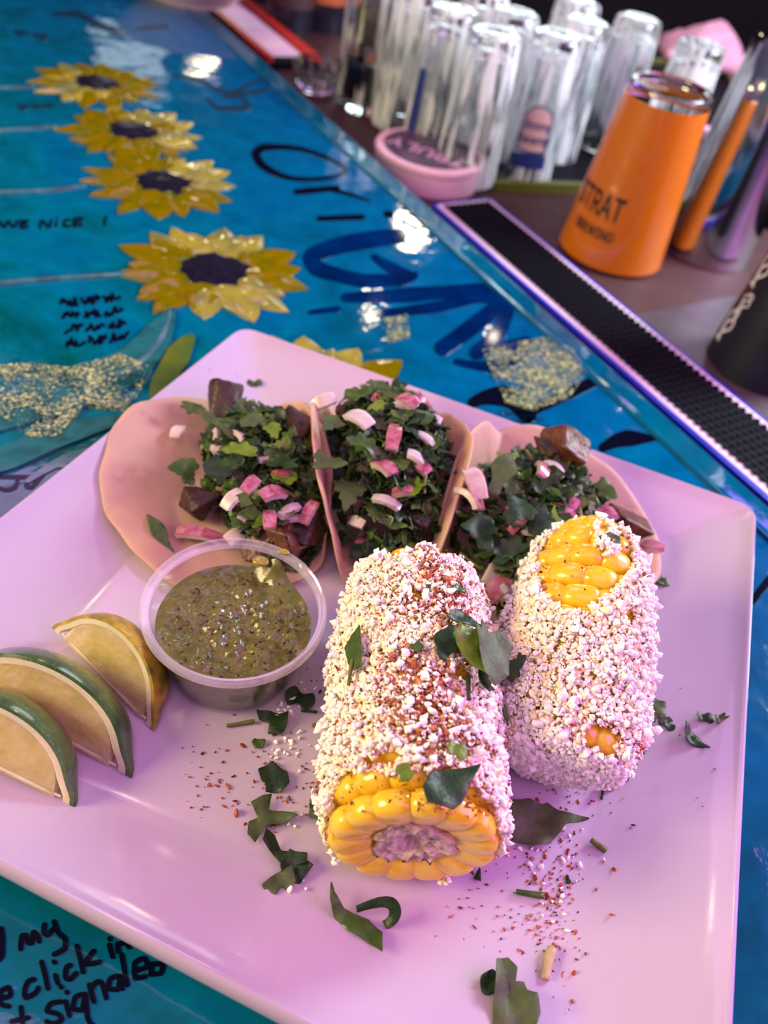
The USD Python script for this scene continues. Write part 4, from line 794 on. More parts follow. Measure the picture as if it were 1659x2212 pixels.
def put(tp, rng, x, y, z, kind, mat_, size, tilt=.5, rz=None, skin=False, sub=3):
    """One particular piece of the filling at its own spot."""
    p = at(x, y, z); Tm = trimesh.transformations.translation_matrix(p) @ (rot_rand(rng, tilt) if rz is None else trimesh.transformations.euler_matrix(rng.uniform(-tilt, tilt), rng.uniform(-tilt, tilt), rz))
    if kind == 'meat': return obj('meat_chunk', place(shard(rng, np.array(size) * 1.1), Tm), mat_, tp, 60)
    if kind == 'onion':
        bo, sk = onion(rng, size[0] * .80, size[1] * .78, .0022); o = obj('onion_piece', place(bo, Tm), mat_, tp, 30)
        if skin: obj('onion_skin', place(sk, Tm), 'onion_skin', o, 30)
        return o
    return obj('cilantro_leaf', place(leaf_mesh(kind, size[0], rng, size[1] if len(size) > 1 else None, curl=rng.uniform(-.6, .6), wave=.6, thick=.0004), Tm), mat_, tp, True)
t1, r1 = taco_bits(0, 120, 12, 12, 21)
put(t1, r1, 482, 868, .026, 'meat', 'meat_dark', (.020, .016, .014)); put(t1, r1, 425, 1085, .018, 'meat', 'meat_dark', (.017, .015, .012)); put(t1, r1, 585, 1150, .019, 'meat', 'meat', (.030, .013, .012), .2, -.6); put(t1, r1, 650, 1140, .021, 'meat', 'meat_dark', (.018, .018, .013)); put(t1, r1, 635, 925, .033, 'meat', 'meat_dark', (.017, .016, .016))
for x, y, z, m_, s, sk in ((503, 1080, .036, 'onion_white', (.010, .007), False), (540, 1050, .038, 'onion_white', (.009, .007), True), (590, 1068, .037, 'onion_pink', (.012, .008), True), (582, 1125, .032, 'onion_pink', (.011, .007), True), (625, 1105, .031, 'onion_white', (.010, .005), False), (668, 1108, .030, 'onion_white', (.011, .006), True), (430, 1155, .014, 'onion_white', (.022, .0065), True), (512, 1160, .017, 'onion_white', (.011, .008), False), (385, 935, .019, 'onion_white', (.009, .007), False)):
    put(t1, r1, x, y, z, 'onion', m_, s, .6, None, sk)
for x, y, z, k_, m_, s in ((520, 970, .042, 'tooth', 'leaf_bright', (.016, .017)), (470, 915, .038, 'strip', 'leaf_dull', (.020, .012)), (400, 1015, .027, 'lobed', 'leaf_mid', (.016,)), (345, 1150, .014, 'strip', 'leaf_mid', (.022, .016)), (530, 1080, .041, 'frag', 'leaf_mid', (.010,)), (545, 910, .041, 'frag', 'leaf_dull', (.016,)), (590, 930, .040, 'lobed', 'leaf_bright', (.010,)), (415, 880, .026, 'tooth', 'leaf_mid', (.012,)), (480, 1010, .038, 'lobed', 'leaf_dark', (.018,)), (610, 1000, .041, 'tooth', 'leaf_dark', (.018,))):
    put(t1, r1, x, y, z, k_, m_, s, .45)
t2, r2 = taco_bits(1, 130, 16, 13, 22)
for x, y, z, m_, s, sk in ((850, 945, .052, 'onion_pink', (.017, .008), True), (830, 1012, .046, 'onion_pink', (.012, .009), True), (775, 905, .054, 'onion_white', (.015, .009), False), (895, 990, .048, 'onion_white', (.008, .007), False), (835, 1085, .038, 'onion_white', (.013, .005), False), (880, 870, .054, 'onion_white', (.011, .008), True), (700, 868, .042, 'onion_white', (.011, .008), False), (790, 1165, .018, 'onion_pink', (.011, .007), True), (860, 1170, .018, 'onion_white', (.012, .007), True)):
    put(t2, r2, x, y, z, 'onion', m_, s, .6, None, sk)
for x, y, z, k_, m_, s in ((705, 1000, .046, 'lobed', 'leaf_dull', (.018,)), (815, 875, .056, 'tooth', 'leaf_bright', (.010,)), (715, 915, .052, 'lobed', 'leaf_dull', (.013,)), (755, 1060, .038, 'lobed', 'leaf_dull', (.018,)), (775, 850, .047, 'lobed', 'leaf_mid', (.016,)), (890, 900, .052, 'strip', 'leaf_mid', (.022, .030)), (790, 960, .052, 'tooth', 'leaf_mid', (.017,)), (870, 1100, .034, 'tooth', 'leaf_dark', (.018,))):
    put(t2, r2, x, y, z, k_, m_, s, .45)
t3, r3 = taco_bits(2, 135, 12, 12, 23)
put(t3, r3, 1222, 962, .040, 'meat', 'meat', (.021, .019, .013), .5); put(t3, r3, 1180, 975, .036, 'meat', 'meat_dark', (.014, .011, .010)); put(t3, r3, 1360, 1130, .020, 'meat', 'meat', (.013, .020, .011), .3)
for x, y, z, m_, s, sk in ((1025, 1040, .044, 'onion_pink', (.020, .010), False), (1015, 1075, .040, 'onion_white', (.015, .010), True), (1170, 1015, .040, 'onion_white', (.014, .007), True), (1195, 1010, .040, 'onion_white', (.010, .006), False), (1215, 1110, .036, 'onion_white', (.014, .010), True), (1310, 1110, .026, 'onion_white', (.012, .008), True), (1400, 1185, .014, 'onion_white', (.015, .010), True), (1075, 1270, .020, 'onion_pink', (.014, .010), True)):
    put(t3, r3, x, y, z, 'onion', m_, s, .6, None, sk)
for x, y, z, k_, m_, s in ((1085, 1020, .046, 'strip', 'leaf_dull', (.024, .030)), (1100, 985, .045, 'lobed', 'leaf_bright', (.012,)), (1240, 1060, .036, 'tooth', 'leaf_dull', (.015,)), (1310, 1060, .030, 'tooth', 'leaf_mid', (.016,)), (1120, 1100, .044, 'lobed', 'leaf_dark', (.018,)), (1180, 1130, .040, 'lobed', 'leaf_dark', (.018,)), (1040, 1150, .036, 'lobed', 'leaf_dark', (.020,)), (1100, 1190, .032, 'tooth', 'leaf_dark', (.018,))):
    put(t3, r3, x, y, z, k_, m_, s, .45)

# ------------------------------------------------------------------ sauce cup with salsa
CUP = np.array([-.0425, .1690]); CB = WELL + .0003; cb, ct = .0236, .0290
cup = thing('sauce_cup', 'small clear plastic portion cup with thick rolled rim, standing on the plate', 'sauce cup')
wallp = [(0, 0), (cb - .0012, 0), (cb, .0012), (ct, .0285), (ct + .0010, .0287), (ct + .0010, .0279), (ct - .0004, .0287)]
body = lathe([(0, 0), (cb - .0012, 0), (cb, .0012), (ct, .0285), (ct - .0006, .0286), (cb - .0006, .0014), (cb - .0014, .0006), (0, .0006)], 128); body.apply_translation([*CUP, CB]); obj('cup_wall', body, 'clear_plastic', cup, 35)
rim = lathe([(ct - .0004, .0284), (ct + .0018, .0282), (ct + .0024, .0290), (ct + .0023, .0312), (ct + .0016, .0320), (ct + .0008, .0319), (ct + .0004, .0306), (ct - .0004, .0304), (ct - .0004, .0284)], 128); rim.apply_translation([*CUP, CB]); obj('rolled_rim', rim, 'rim_plastic', cup, 35)
SL = .0215
nr, na = 60, 150; rr = np.linspace(0, 1, nr); aa = np.linspace(0, 2 * np.pi, na, endpoint=False)
rs = cb + (ct - cb) * (SL / .0285) - .0009
X, Y = rr[:, None] * rs * np.cos(aa), rr[:, None] * rs * np.sin(aa); pts = np.stack([X, Y, 0 * X], -1)
ramp_ = (1 - rr[:, None] ** 8)
Z = SL + ramp_ * (.0034 * (fbm(pts * 140, 2, 4) - .5) + .0026 * (fbm(pts * 330, 2, 5) - .5) + .0005 * (noise(pts * 1200, 6) - .5)) + .0016 * np.exp(-((X + .008) ** 2 + (Y - .004) ** 2) / 6e-5)
tong = np.exp(-((np.angle(np.exp(1j * (aa[None] - math.radians(73)))) / .20) ** 2)) * np.clip((rr[:, None] - .72) / .28, 0, 1) ** 2
Z = Z + .0070 * tong; sc_ = 1 + (Z - SL) * tong * (ct - cb) / .0285 / rs
top = np.stack([X * sc_, Y * sc_, Z], -1).reshape(-1, 3); i, j = np.meshgrid(np.arange(nr - 1), np.arange(na), indexing='ij'); a = i * na + j; b = i * na + (j + 1) % na
f = np.concatenate([np.stack([a, a + na, b + na], -1).reshape(-1, 3), np.stack([a, b + na, b], -1).reshape(-1, 3)])
low = np.stack([(cb - .0016) * np.cos(aa), (cb - .0016) * np.sin(aa), 0 * aa + .0010], -1); k = np.arange(na); e = (nr - 1) * na; n0 = len(top)
f = np.vstack([f, np.stack([e + k, n0 + k, n0 + (k + 1) % na], 1), np.stack([e + k, n0 + (k + 1) % na, e + (k + 1) % na], 1), np.stack([np.full(na, n0 + na), n0 + (k + 1) % na, n0 + k], 1)])
sal = T3(np.vstack([top, low, [[0, 0, .0010]]]) + [*CUP, CB], f); sal.fix_normals()
sx = thing('green_salsa', 'chunky olive green salsa filling the clear plastic cup', 'salsa'); obj('salsa_body', sal, 'salsa', sx, 50)
rng = np.random.default_rng(31); fl = []
for k in range(110):
    r_, a_ = rs * .95 * math.sqrt(rng.random()), rng.uniform(0, 2 * np.pi); x, y = r_ * math.cos(a_), r_ * math.sin(a_)
    ii = min(int(r_ / rs * (nr - 1)), nr - 1); jj = int(a_ / (2 * np.pi) * na) % na
    c_ = chunk(rng, (rng.uniform(.0005, .0016), rng.uniform(.0004, .0008), .0004), 1); c_.apply_transform(rot_rand(rng, .4)); c_.apply_translation([CUP[0] + x, CUP[1] + y, CB + Z[ii, jj] + .0001]); fl.append(c_)
obj('herb_fleck', cat_(fl), 'leaf_dark', sx, True, kind='stuff')
dr = chunk(rng, (.0060, .0045, .0022), 2); dr.apply_translation(at(563, 1212, .0335)); dr2 = chunk(rng, (.0042, .0026, .0014), 2); p = at(612, 1192, CB + .0325); dr2.apply_translation(p)
obj('salsa_smear', dr, 'salsa_pale', sx, True); single('salsa_drop', dr2, 'salsa_pale', 'pale drop of salsa on the far rim of the plastic cup', 'drop', smooth=True)

# ------------------------------------------------------------------ lime wedges
def wedge_solid(r0, r1, span, La, Rq, nub=.12, nt=40, npq=18, seed=0, bulge=0.0):
    th = np.linspace(0.0, np.pi, nt); ph = np.linspace(-span / 2, span / 2, npq)
    def surf(r):
        Th, Ph = np.meshgrid(th, ph, indexing='ij'); nb = nub * (np.exp(-(Th / .22) ** 2) + np.exp(-((np.pi - Th) / .22) ** 2)) * (r > .8)
        rad = r * (1 + .012 * np.sin(5 * Ph + 3 * Th + seed)); ax = La * np.cos(Th) * (rad + nb); q = Rq * np.sin(Th) ** .92 * rad
        return np.stack([ax, q * np.cos(Ph), q * np.sin(Ph)], -1)
    o, n_ = surf(r1), surf(max(r0, 1e-4)); 
    v = np.vstack([o.reshape(-1, 3), n_.reshape(-1, 3)]); m = nt * npq
    i, j = np.meshgrid(np.arange(nt - 1), np.arange(npq - 1), indexing='ij'); a = i * npq + j; quad = lambda a, b, c, d: np.concatenate([np.stack([a, b, c], -1).reshape(-1, 3), np.stack([a, c, d], -1).reshape(-1, 3)])
    f = [quad(a, a + 1, a + npq + 1, a + npq), quad(a + m, a + npq + m, a + npq + 1 + m, a + 1 + m)]
    i = np.arange(nt - 1)
    for jj, s in ((0, 1), (npq - 1, -1)):
        a = i * npq + jj; q = quad(a, a + npq, a + npq + m, a + m); f.append(q if s > 0 else q[:, ::-1])
    for ii, s in ((0, 1), (nt - 1, -1)):
        j = np.arange(npq - 1); a = ii * npq + j; q = quad(a, a + m, a + 1 + m, a + 1); f.append(q if s > 0 else q[:, ::-1])
    mm = T3(v, np.vstack(f)); mm.merge_vertices(); mm.fix_normals(); return mm
def lime(label, tip0, tip1, zc, facedir, span, rind, Rq, seed, flip=1):
    P0, P1 = at(*tip0, zc[0]), at(*tip1, zc[1]); ax = unit(P1 - P0); La = np.linalg.norm(P1 - P0) / 2 / 1.06
    f1 = np.array(facedir, float); f1 = unit(f1 - ax * (f1 @ ax))
    bis = trimesh.transformations.rotation_matrix(flip * math.radians(span) / 2, ax)[:3, :3] @ f1
    Tm = frame(ax, bis, np.cross(ax, bis), (P0 + P1) / 2); sp = math.radians(span)
    parts = [('rind', wedge_solid(.945, 1.0, sp, La, Rq, seed=seed), rind, 50), ('pith', wedge_solid(.86, .9455, sp * .996, La, Rq, seed=seed), 'lime_pith', 50)]
    fls = wedge_solid(.06, .862, sp * .992, La * .985, Rq, nub=0, nt=60, npq=40, seed=seed); v = np.array(fls.vertices)
    rr_ = np.linalg.norm(v[:, 1:], axis=1) / Rq; an = np.arctan2(v[:, 2], v[:, 1]); edge = np.abs(np.abs(an) - sp / 2) < .06
    parts.append(('flesh', fls, 'lime_flesh', 40))
    cyl = tube([[x, .0012, 0] for x in np.linspace(-La * .93, La * .93, 9)], [.0004, .0008, .0009, .0008, .0008, .0008, .0009, .0008, .0004], 8); parts.append(('core', cyl, 'lime_pith', 50))
    zmin = 9; ms = []
    for nm, mm, m_, sm in parts:
        mm = place(mm, Tm); ms.append((nm, mm, m_, sm)); vv = np.array(mm.vertices); zmin = min(zmin, min(z - plate_z(x, y) for x, y, z in vv[np.argsort(vv[:, 2])[:60]]))
    t = thing('lime_wedge', label, 'lime wedge')
    for nm, mm, m_, sm in ms: mm.apply_translation([0, 0, -zmin + .0003]); obj(nm, mm, m_, t, sm)
    print('lime', label[:20], 'La', round(La, 4), 'lift', round(-zmin, 4), file=__import__('sys').stderr)
    return t
lime('lime wedge nearest the salsa cup, its cut face showing and its rind part yellow', (112, 1335), (322, 1548), (.020, .014), (.22, .42, .88), 66, 'lime_rind_yellow', .0210, 1, -1)
lime('middle lime wedge with glossy dark green rind turned upwards', (-120, 1440), (268, 1650), (.022, .014), (.50, .25, .62), 58, 'lime_rind', .0235, 2, -1)
lime('front lime wedge cut off by the left picture edge, cut face towards the viewer', (-215, 1560), (150, 1738), (.016, .010), (.30, .30, .62), 55, 'lime_rind', .0225, 3, -1)

# ------------------------------------------------------------------ corn cobs
def crumb_template(seed, n):
    rg = np.random.default_rng(seed); p = rg.normal(size=(n, 3)); p /= np.linalg.norm(p, axis=1, keepdims=True); p *= rg.uniform(.62, 1.2, (n, 1)); h = trimesh.convex.convex_hull(p); return np.array(h.vertices), np.array(h.faces)
TPL = [crumb_template(100 + k, 13) for k in range(10)]; TPL0 = [crumb_template(200 + k, 8) for k in range(8)]
OCT = trimesh.creation.icosphere(0); OV, OF = np.array(OCT.vertices), np.array(OCT.faces)
class Cob:
    def __init__(s, P0, P1, prof, N, rows, seed):
        s.P0, s.P1 = np.array(P0, float), np.array(P1, float); s.L = np.linalg.norm(s.P1 - s.P0); s.ax = (s.P1 - s.P0) / s.L
        s.up = unit(np.array([0, 0, 1.]) - s.ax * s.ax[2]); s.rt = np.cross(s.ax, s.up); s.px, s.pr = zip(*prof); s.N, s.rows, s.seed = N, rows, seed
    def r(s, t): return np.interp(t, s.px, s.pr)
    def pos(s, t, th, rad): 
        t, th, rad = map(np.asarray, (t, th, rad)); return s.P0 + s.ax * (t * s.L)[..., None] + (s.up * np.cos(th)[..., None] + s.rt * np.sin(th)[..., None]) * rad[..., None]
def kernel_mesh(rng, hr, ht, ha, sub=2):
    v, f = BLOB[sub]; e = 2.9; p = v * ((np.abs(v) ** e).sum(1) ** (-1 / e))[:, None]; p = p * (1 + .05 * (noise(p * 1.5 + rng.uniform(0, 30, 3), 3) - .5)[:, None])
    p[:, 1:] *= (1 + .10 * p[:, :1]); return p * [hr, ht, ha], f
def build_cob(C, label, keep, spice, seed, n1, n2, nflk, cap=0):
    rng = np.random.default_rng(seed); t = thing('corn_cob', label, 'corn cob')
    # woody core with a ragged cut face
    nr_, na_ = 16, 48; rr_ = np.linspace(0, 1, nr_); aa_ = np.linspace(0, 2 * np.pi, na_, endpoint=False); cr_ = .0140 if C.r(0) > .0245 else .012
    rad = rr_[:, None] * cr_ * (1 + .10 * np.sin(3 * aa_ + seed) + .07 * np.sin(8 * aa_)); dep = .0026 * (fbm(np.stack([rr_[:, None] * np.cos(aa_) * 4, rr_[:, None] * np.sin(aa_) * 4, 0 * rad], -1) * 1.6, 4, seed) - .5) * 2 + .0012 - .0030 * np.exp(-(rr_[:, None] / .35) ** 2) * -1
    face = C.P0 + C.ax * dep[..., None] + (C.up * np.cos(aa_)[:, None] + C.rt * np.sin(aa_)[:, None])[None] * rad[..., None]
    tail = np.stack([C.P0 + C.ax * C.L * .97 + (C.up * math.cos(q) + C.rt * math.sin(q)) * C.r(.97) * .35 for q in aa_])
    v = np.vstack([face.reshape(-1, 3), tail, [C.P0 + C.ax * C.L * .97]]); i, j = np.meshgrid(np.arange(nr_), np.arange(na_), indexing='ij'); a = i * na_ + j; b = i * na_ + (j + 1) % na_
    f = np.concatenate([np.stack([a, a + na_, b + na_], -1).reshape(-1, 3), np.stack([a, b + na_, b], -1).reshape(-1, 3), np.stack([nr_ * na_ + np.arange(na_), np.full(na_, len(v) - 1), nr_ * na_ + (np.arange(na_) + 1) % na_], 1)])
    core = T3(v, f); core.fix_normals(); obj('cob_core', core, 'cob_core', t, True)
    for row in range(C.rows):
        tt = (row + .5) / C.rows
        for k in range(C.N):
            th = 2 * np.pi * (k + .5 * (row % 2)) / C.N + rng.uniform(-.03, .03); R = float(C.r(tt)); hr = min(.0068, R * .40); ht = math.pi * R / C.N * 1.04; ha = C.L / C.rows / 2 * 1.06
            p, f = kernel_mesh(rng, hr, ht, ha, 2); rd = R - hr + rng.uniform(-.0004, .0004)
            d = C.up * math.cos(th) + C.rt * math.sin(th); tg_ = np.cross(C.ax, d); c0 = C.P0 + C.ax * tt * C.L + d * rd
            slope = (C.r(min(tt + .04, 1)) - C.r(max(tt - .04, 0))) / (.08 * C.L); ax2 = unit(C.ax + d * slope * .9); d2 = unit(d - ax2 * (d @ ax2))
            obj('kernel', T3(c0 + p[:, :1] * d2 + p[:, 1:2] * tg_ + p[:, 2:] * ax2, f), 'kernel', t, True)
    def layer(n, lift, size, thin):
        s_, th = rng.uniform(-.01, 1.0, n), rng.uniform(-2.65, 2.65, n); q = np.stack([s_ * C.L * 70, np.cos(th) * 2.2, np.sin(th) * 2.2], -1); ns = fbm(q, 3, seed)
        k = keep(s_, th, ns) & (rng.random(n) < thin(s_, th)); s_, th = s_[k], th[k]; ns2 = fbm(np.stack([s_ * C.L * 130, np.cos(th) * 3, np.sin(th) * 3], -1), 3, seed + 9)
        sz = size * np.exp(rng.normal(0, .36, len(s_))) ; rad = C.r(s_) + lift(ns2, sz)
        return C.pos(s_, th, rad), sz, s_, th, ns2
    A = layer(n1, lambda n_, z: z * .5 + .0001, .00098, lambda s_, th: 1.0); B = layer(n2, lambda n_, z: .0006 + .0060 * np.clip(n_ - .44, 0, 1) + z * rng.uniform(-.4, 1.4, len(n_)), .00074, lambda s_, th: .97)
    pos = np.vstack([A[0], B[0]]); sz = np.concatenate([A[1], B[1]]); s_, th = np.concatenate([A[2], B[2]]), np.concatenate([A[3], B[3]]); ns2 = np.concatenate([A[4], B[4]])
    if cap:      # the coating wraps over the lower cut end
        m = cap; q = np.sqrt(rng.random(m)); a_ = rng.uniform(0, 2 * np.pi, m); rc = q * (C.r(0) + .0010); back = -.0012 - .0035 * np.sqrt(np.clip(1 - q ** 2, 0, 1)) + rng.uniform(-.0009, .0009, m)
        pos = np.vstack([pos, C.pos(back / C.L, a_, rc)]); sz = np.concatenate([sz, .0010 * np.exp(rng.normal(0, .3, m))]); s_ = np.concatenate([s_, back / C.L]); th = np.concatenate([th, a_ - np.pi * 2 * (a_ > np.pi)]); ns2 = np.concatenate([ns2, np.full(m, .5)])
    isA = np.arange(len(s_)) < len(A[1])
    sp = spice(s_, th, ns2) * np.where(isA, 1.0, .38) > rng.random(len(s_))
    obj('cheese_layer', scatter(rng, pos[~sp & isA], sz[~sp & isA], TPL0), 'cheese_gap_tint', t, True, kind='stuff'); obj('cheese_crumb', scatter(rng, pos[~sp & ~isA], sz[~sp & ~isA], TPL), 'cheese', t, True, kind='stuff')
    if sp.sum() > 4: obj('spiced_cheese_crumb', scatter(rng, pos[sp], sz[sp] * .85, TPL), 'cheese_spiced', t, True, kind='stuff')
    # chili flakes lying on the cheese and on bare kernels
    s2, t2_ = rng.uniform(0, 1, nflk * 6), rng.uniform(-1.9, 1.9, nflk * 6); n2_ = fbm(np.stack([s2 * C.L * 130, np.cos(t2_) * 3, np.sin(t2_) * 3], -1), 3, seed + 9)
    kp = rng.random(len(s2)) < np.clip(spice(s2, t2_, n2_) * .55 + .035, 0, 1); s2, t2_ = s2[kp][:nflk], t2_[kp][:nflk]
    bare = ~keep(s2, t2_, np.full(len(s2), .5)); fp = C.pos(s2, t2_, C.r(s2) + np.where(bare, .0003, .0026)); dk = rng.random(len(s2)) < .30
    for m_, sel in (('chili', ~dk), ('chili_dark', dk)):
        obj('chili_flake', scatter(rng, fp[sel], rng.uniform(.00030, .00085, sel.sum()), [(OV * [1, .6, .35], OF)], (.6, 1.3)), m_, t, False, kind='stuff')
    return t
C1 = Cob((.0288, .1015, .0340), (.0172, .1985, .0345), [(0, .0244), (.10, .0258), (.5, .0262), (.85, .0244), (1, .0206)], 14, 13, 1)
def keep1(s, th, n):
    d = np.degrees(th); cut = np.where(d > 0, .125 - .115 * np.clip((d - 8) / 55, 0, 1), .125 + .02 * np.sin(d / 9.) - .07 * np.clip((-d - 55) / 30, 0, 1))
    far = np.where((d > -40) & (d < 25), .985, 1.1)
    return (s > cut + (n - .5) * .16) & (s < far + (n - .5) * .2) & (n > .235)
def spice1(s, th, n):
    d = np.degrees(th); c0 = 2 + 9 * np.sin(s * 9 + 1); return np.clip(np.exp(-((d - c0) / 30) ** 2) * np.clip((n - .38) * 4.5, 0, 1) * .95 + .05 * (n > .60), 0, 1) * np.where(s > .93, .6, 1)
build_cob(C1, 'front corn cob coated in crumbled cheese and red chili, cut end showing', keep1, spice1, 41, 11000, 16000, 2200)
C2 = Cob((.0728, .1440, .0300), (.0795, .2285, .0530), [(0, .0205), (.10, .0236), (.45, .0244), (.7, .0218), (.88, .0170), (1, .0100)], 11, 10, 2)
def keep2(s, th, n):
    d = np.degrees(th); bare = (s > .45 + .38 * np.clip(np.abs(d + 22) / 60, 0, 1) ** 1.5) & (d > -85) & (d < 34)
    bare = bare | ((s < .06) & (d > 5) & (d < 40) & (n > .5)); return ~(bare & (n < .66)) & (n > .20)
def spice2(s, th, n):
    d = np.degrees(th); return np.clip(.75 * np.exp(-((d - 42) / 16) ** 2) * (s > .72) * np.clip((n - .35) * 4, 0, 1) + .35 * (s < .10) * (d > 15) * (n > .5) + .015, 0, 1)
build_cob(C2, 'rear corn cob coated in crumbled cheese, bare yellow tip raised', keep2, spice2, 42, 9500, 14000, 520, 2600)

# ------------------------------------------------------------------ scraps of herb on the plate and on the food
def herb(x, y, z, kind, m_, L, Wd, deg, label, curl=.4, tilt=(0, 0), seed=0, cat='herb leaf', outline=None, thick=.00040):
    rng = np.random.default_rng(seed + int(x * 7 + y)); p = on_plate(x, y, .0012) if z is None else at(x, y, z)
    mm = leaf_mesh(kind, L, rng, Wd, curl=curl * 1.8 * (1 if kind != 'stem' else .55), wave=1.3, thick=thick, outline=outline)
    mm.apply_transform(trimesh.transformations.euler_matrix(math.radians(tilt[0]), math.radians(tilt[1]), math.radians(deg), 'sxyz'))
    if z is None: mm.apply_translation([0, 0, -mm.bounds[0, 2] - .0010])
    mm.apply_translation(p); return single('cilantro_leaf' if kind != 'stem' else 'cilantro_sprig', mm, m_, label, cat, 'chopped cilantro scattered on the plate', smooth=True)
def outl(pts, s): 
    p = np.array(pts, float); p[:, 1] *= -1; p -= (p.max(0) + p.min(0)) / 2; return Polygon(p / s).buffer(.012, 2).buffer(0)
mm_ = lambda px_: px_ / 6300.0
herb(590, 1682, None, 'x', 'leaf_dark', mm_(68), mm_(80), -6, 'dark toothed cilantro leaf on the plate left of the front cob', .3, outline=outl([(0, 25), (20, 0), (55, 8), (68, 25), (60, 45), (30, 55), (24, 40), (14, 38)], 68))
herb(583, 1772, None, 'x', 'leaf_dull', mm_(95), mm_(110), -10, 'forked olive cilantro sprig between the dark toothed leaf and the long dark twisted one', .3, outline=outl([(0, 30), (15, 12), (28, 0), (36, 28), (60, 20), (95, 22), (70, 42), (45, 55), (38, 85), (20, 80), (12, 60), (25, 45)], 95))
herb(614, 1842, None, 'x', 'leaf_dark', mm_(100), mm_(112), -8, 'long dark twisted cilantro strip in front of the forked sprig', .35, outline=outl([(0, 0), (18, 2), (40, 18), (75, 16), (90, 12), (95, 26), (75, 36), (50, 40), (20, 26), (2, 18)], 100))
herb(638, 1882, None, 'x', 'leaf_dark', mm_(60), mm_(72), 0, 'dark pointed cilantro leaf joined below the long dark strip', .35, tilt=(6, 0), outline=outl([(10, 0), (40, 8), (60, 18), (45, 45), (30, 60), (14, 50), (0, 30)], 60))
herb(602, 1902, None, 'x', 'leaf_dull', mm_(62), mm_(74), 14, 'grey-green cilantro scrap with a notched end, lowest of the left cluster', .3, outline=outl([(0, 28), (25, 10), (55, 0), (62, 24), (50, 36), (38, 28), (26, 42), (8, 38)], 62))
herb(585, 1558, None, 'x', 'leaf_dark', mm_(72), mm_(90), -5, 'dark cilantro leaf touching the front foot of the sauce cup', .35, outline=outl([(0, 15), (30, 5), (65, 0), (72, 20), (70, 40), (40, 45), (35, 25), (10, 25)], 72))
herb(648, 1508, None, 'strip', 'leaf_dark', mm_(70), mm_(150), -10, 'dark leaf strip in the gap between sauce cup and front cob', .3)
herb(520, 1562, None, 'stem', 'stem_green', mm_(60), .0014, 18, 'thin green stem pointing left from the foot of the sauce cup', .5, cat='herb stem')
herb(556, 1604, None, 'frag', 'leaf_mid', mm_(38), mm_(44), 12, 'small green leaf scrap just below the leaf at the cup foot', .3)
herb(668, 1535, None, 'stem', 'leaf_dark', mm_(36), .0010, 6, 'short dark stem touching the left side of the front cob', .2, cat='herb stem')
herb(682, 1752, None, 'strip', 'leaf_mid', mm_(42), mm_(90), -50, 'small leaf tucked against the lower left of the front cob', .3)
ring_ = np.array([at(x, y, z) for x, y, z in ((708, 1945, .013), (735, 1975, .008), (790, 1998, .0075), (822, 2024, .0065), (832, 1998, .008), (853, 1975, .011), (845, 1952, .0125), (815, 1950, .012), (770, 1964, .010))])
def ribbon(pts, w, th=.0004):
    from scipy.interpolate import CubicSpline
    t = np.arange(len(pts)); u = np.linspace(0, len(pts) - 1, 60); P = CubicSpline(t, pts)(u); wv = np.interp(u, t, w); T_ = np.gradient(P, axis=0); T_ /= np.linalg.norm(T_, axis=1, keepdims=True)
    upv = unit(np.array([.1, -.35, .9])); s_ = np.cross(T_, upv); s_ /= np.linalg.norm(s_, axis=1, keepdims=True); s_ = s_ * .75 + upv * .5; n_ = np.cross(s_, T_); n_ /= np.linalg.norm(n_, axis=1, keepdims=True)
    q = np.stack([P - s_ * wv[:, None] - n_ * th, P + s_ * wv[:, None] - n_ * th, P + s_ * wv[:, None] + n_ * th, P - s_ * wv[:, None] + n_ * th], 1); v = q.reshape(-1, 3); f = []
    for i in range(59):
        for k in range(4): a, b = i * 4 + k, i * 4 + (k + 1) % 4; f += [[a, b, b + 4], [a, b + 4, a + 4]]
    f += [[0, 2, 1], [0, 3, 2], [236, 237, 238], [236, 238, 239]]; m = T3(v, f); m.fix_normals(); return m
herb(766, 1986, None, 'x', 'leaf_mid', mm_(118), mm_(132), -4, 'curled olive cilantro leaf with a looped end, alone in front of the front cob', .45, outline=outl([(0, 0), (10, 14), (34, 30), (84, 36), (112, 50), (118, 80), (108, 74), (84, 66), (50, 58), (22, 44), (6, 24)], 118))
single('cilantro_sprig', ribbon(ring_[4:], [.0014, .0020, .0020, .0016, .0010]), 'leaf_dark', 'dark loop of leaf closing the curl in front of the front cob', 'herb leaf', 'chopped cilantro scattered on the plate', True)
herb(1108, 2165, None, 'x', 'leaf_dull', mm_(92), mm_(112), -14, 'big dull lobed cilantro leaf near the bottom edge of the picture', .3, outline=outl([(0, 10), (8, 45), (22, 85), (30, 110), (60, 112), (70, 95), (98, 80), (104, 55), (90, 30), (70, 32), (62, 22), (45, 28), (40, 8), (20, 0)], 100))
herb(1068, 2128, None, 'strip', 'leaf_dark', mm_(56), mm_(130), -18, 'dark folded tip at the upper left of the big lobed leaf', .3, tilt=(15, 0))
herb(1176, 1786, None, 'x', 'leaf_dull', mm_(150), mm_(150), 4, 'large creased cilantro leaf lying in front of the rear cob', .22, outline=outl([(0, 60), (0, 30), (22, 10), (55, 0), (85, 8), (100, 0), (120, 16), (182, 26), (130, 44), (120, 60), (95, 88), (60, 100), (20, 90)], 150))
herb(1110, 1765, None, 'lobed', 'leaf_dark', mm_(60), None, 120, 'dark leaf piece between the cobs at the left end of the large creased leaf', .4)
herb(1408, 1532, None, 'x', 'leaf_dull', mm_(76), mm_(88), 0, 'dull folded cilantro leaf right of the rear cob', .45, outline=outl([(0, 35), (12, 5), (45, 0), (68, 12), (76, 60), (60, 66), (20, 55)], 76), tilt=(0, 8))
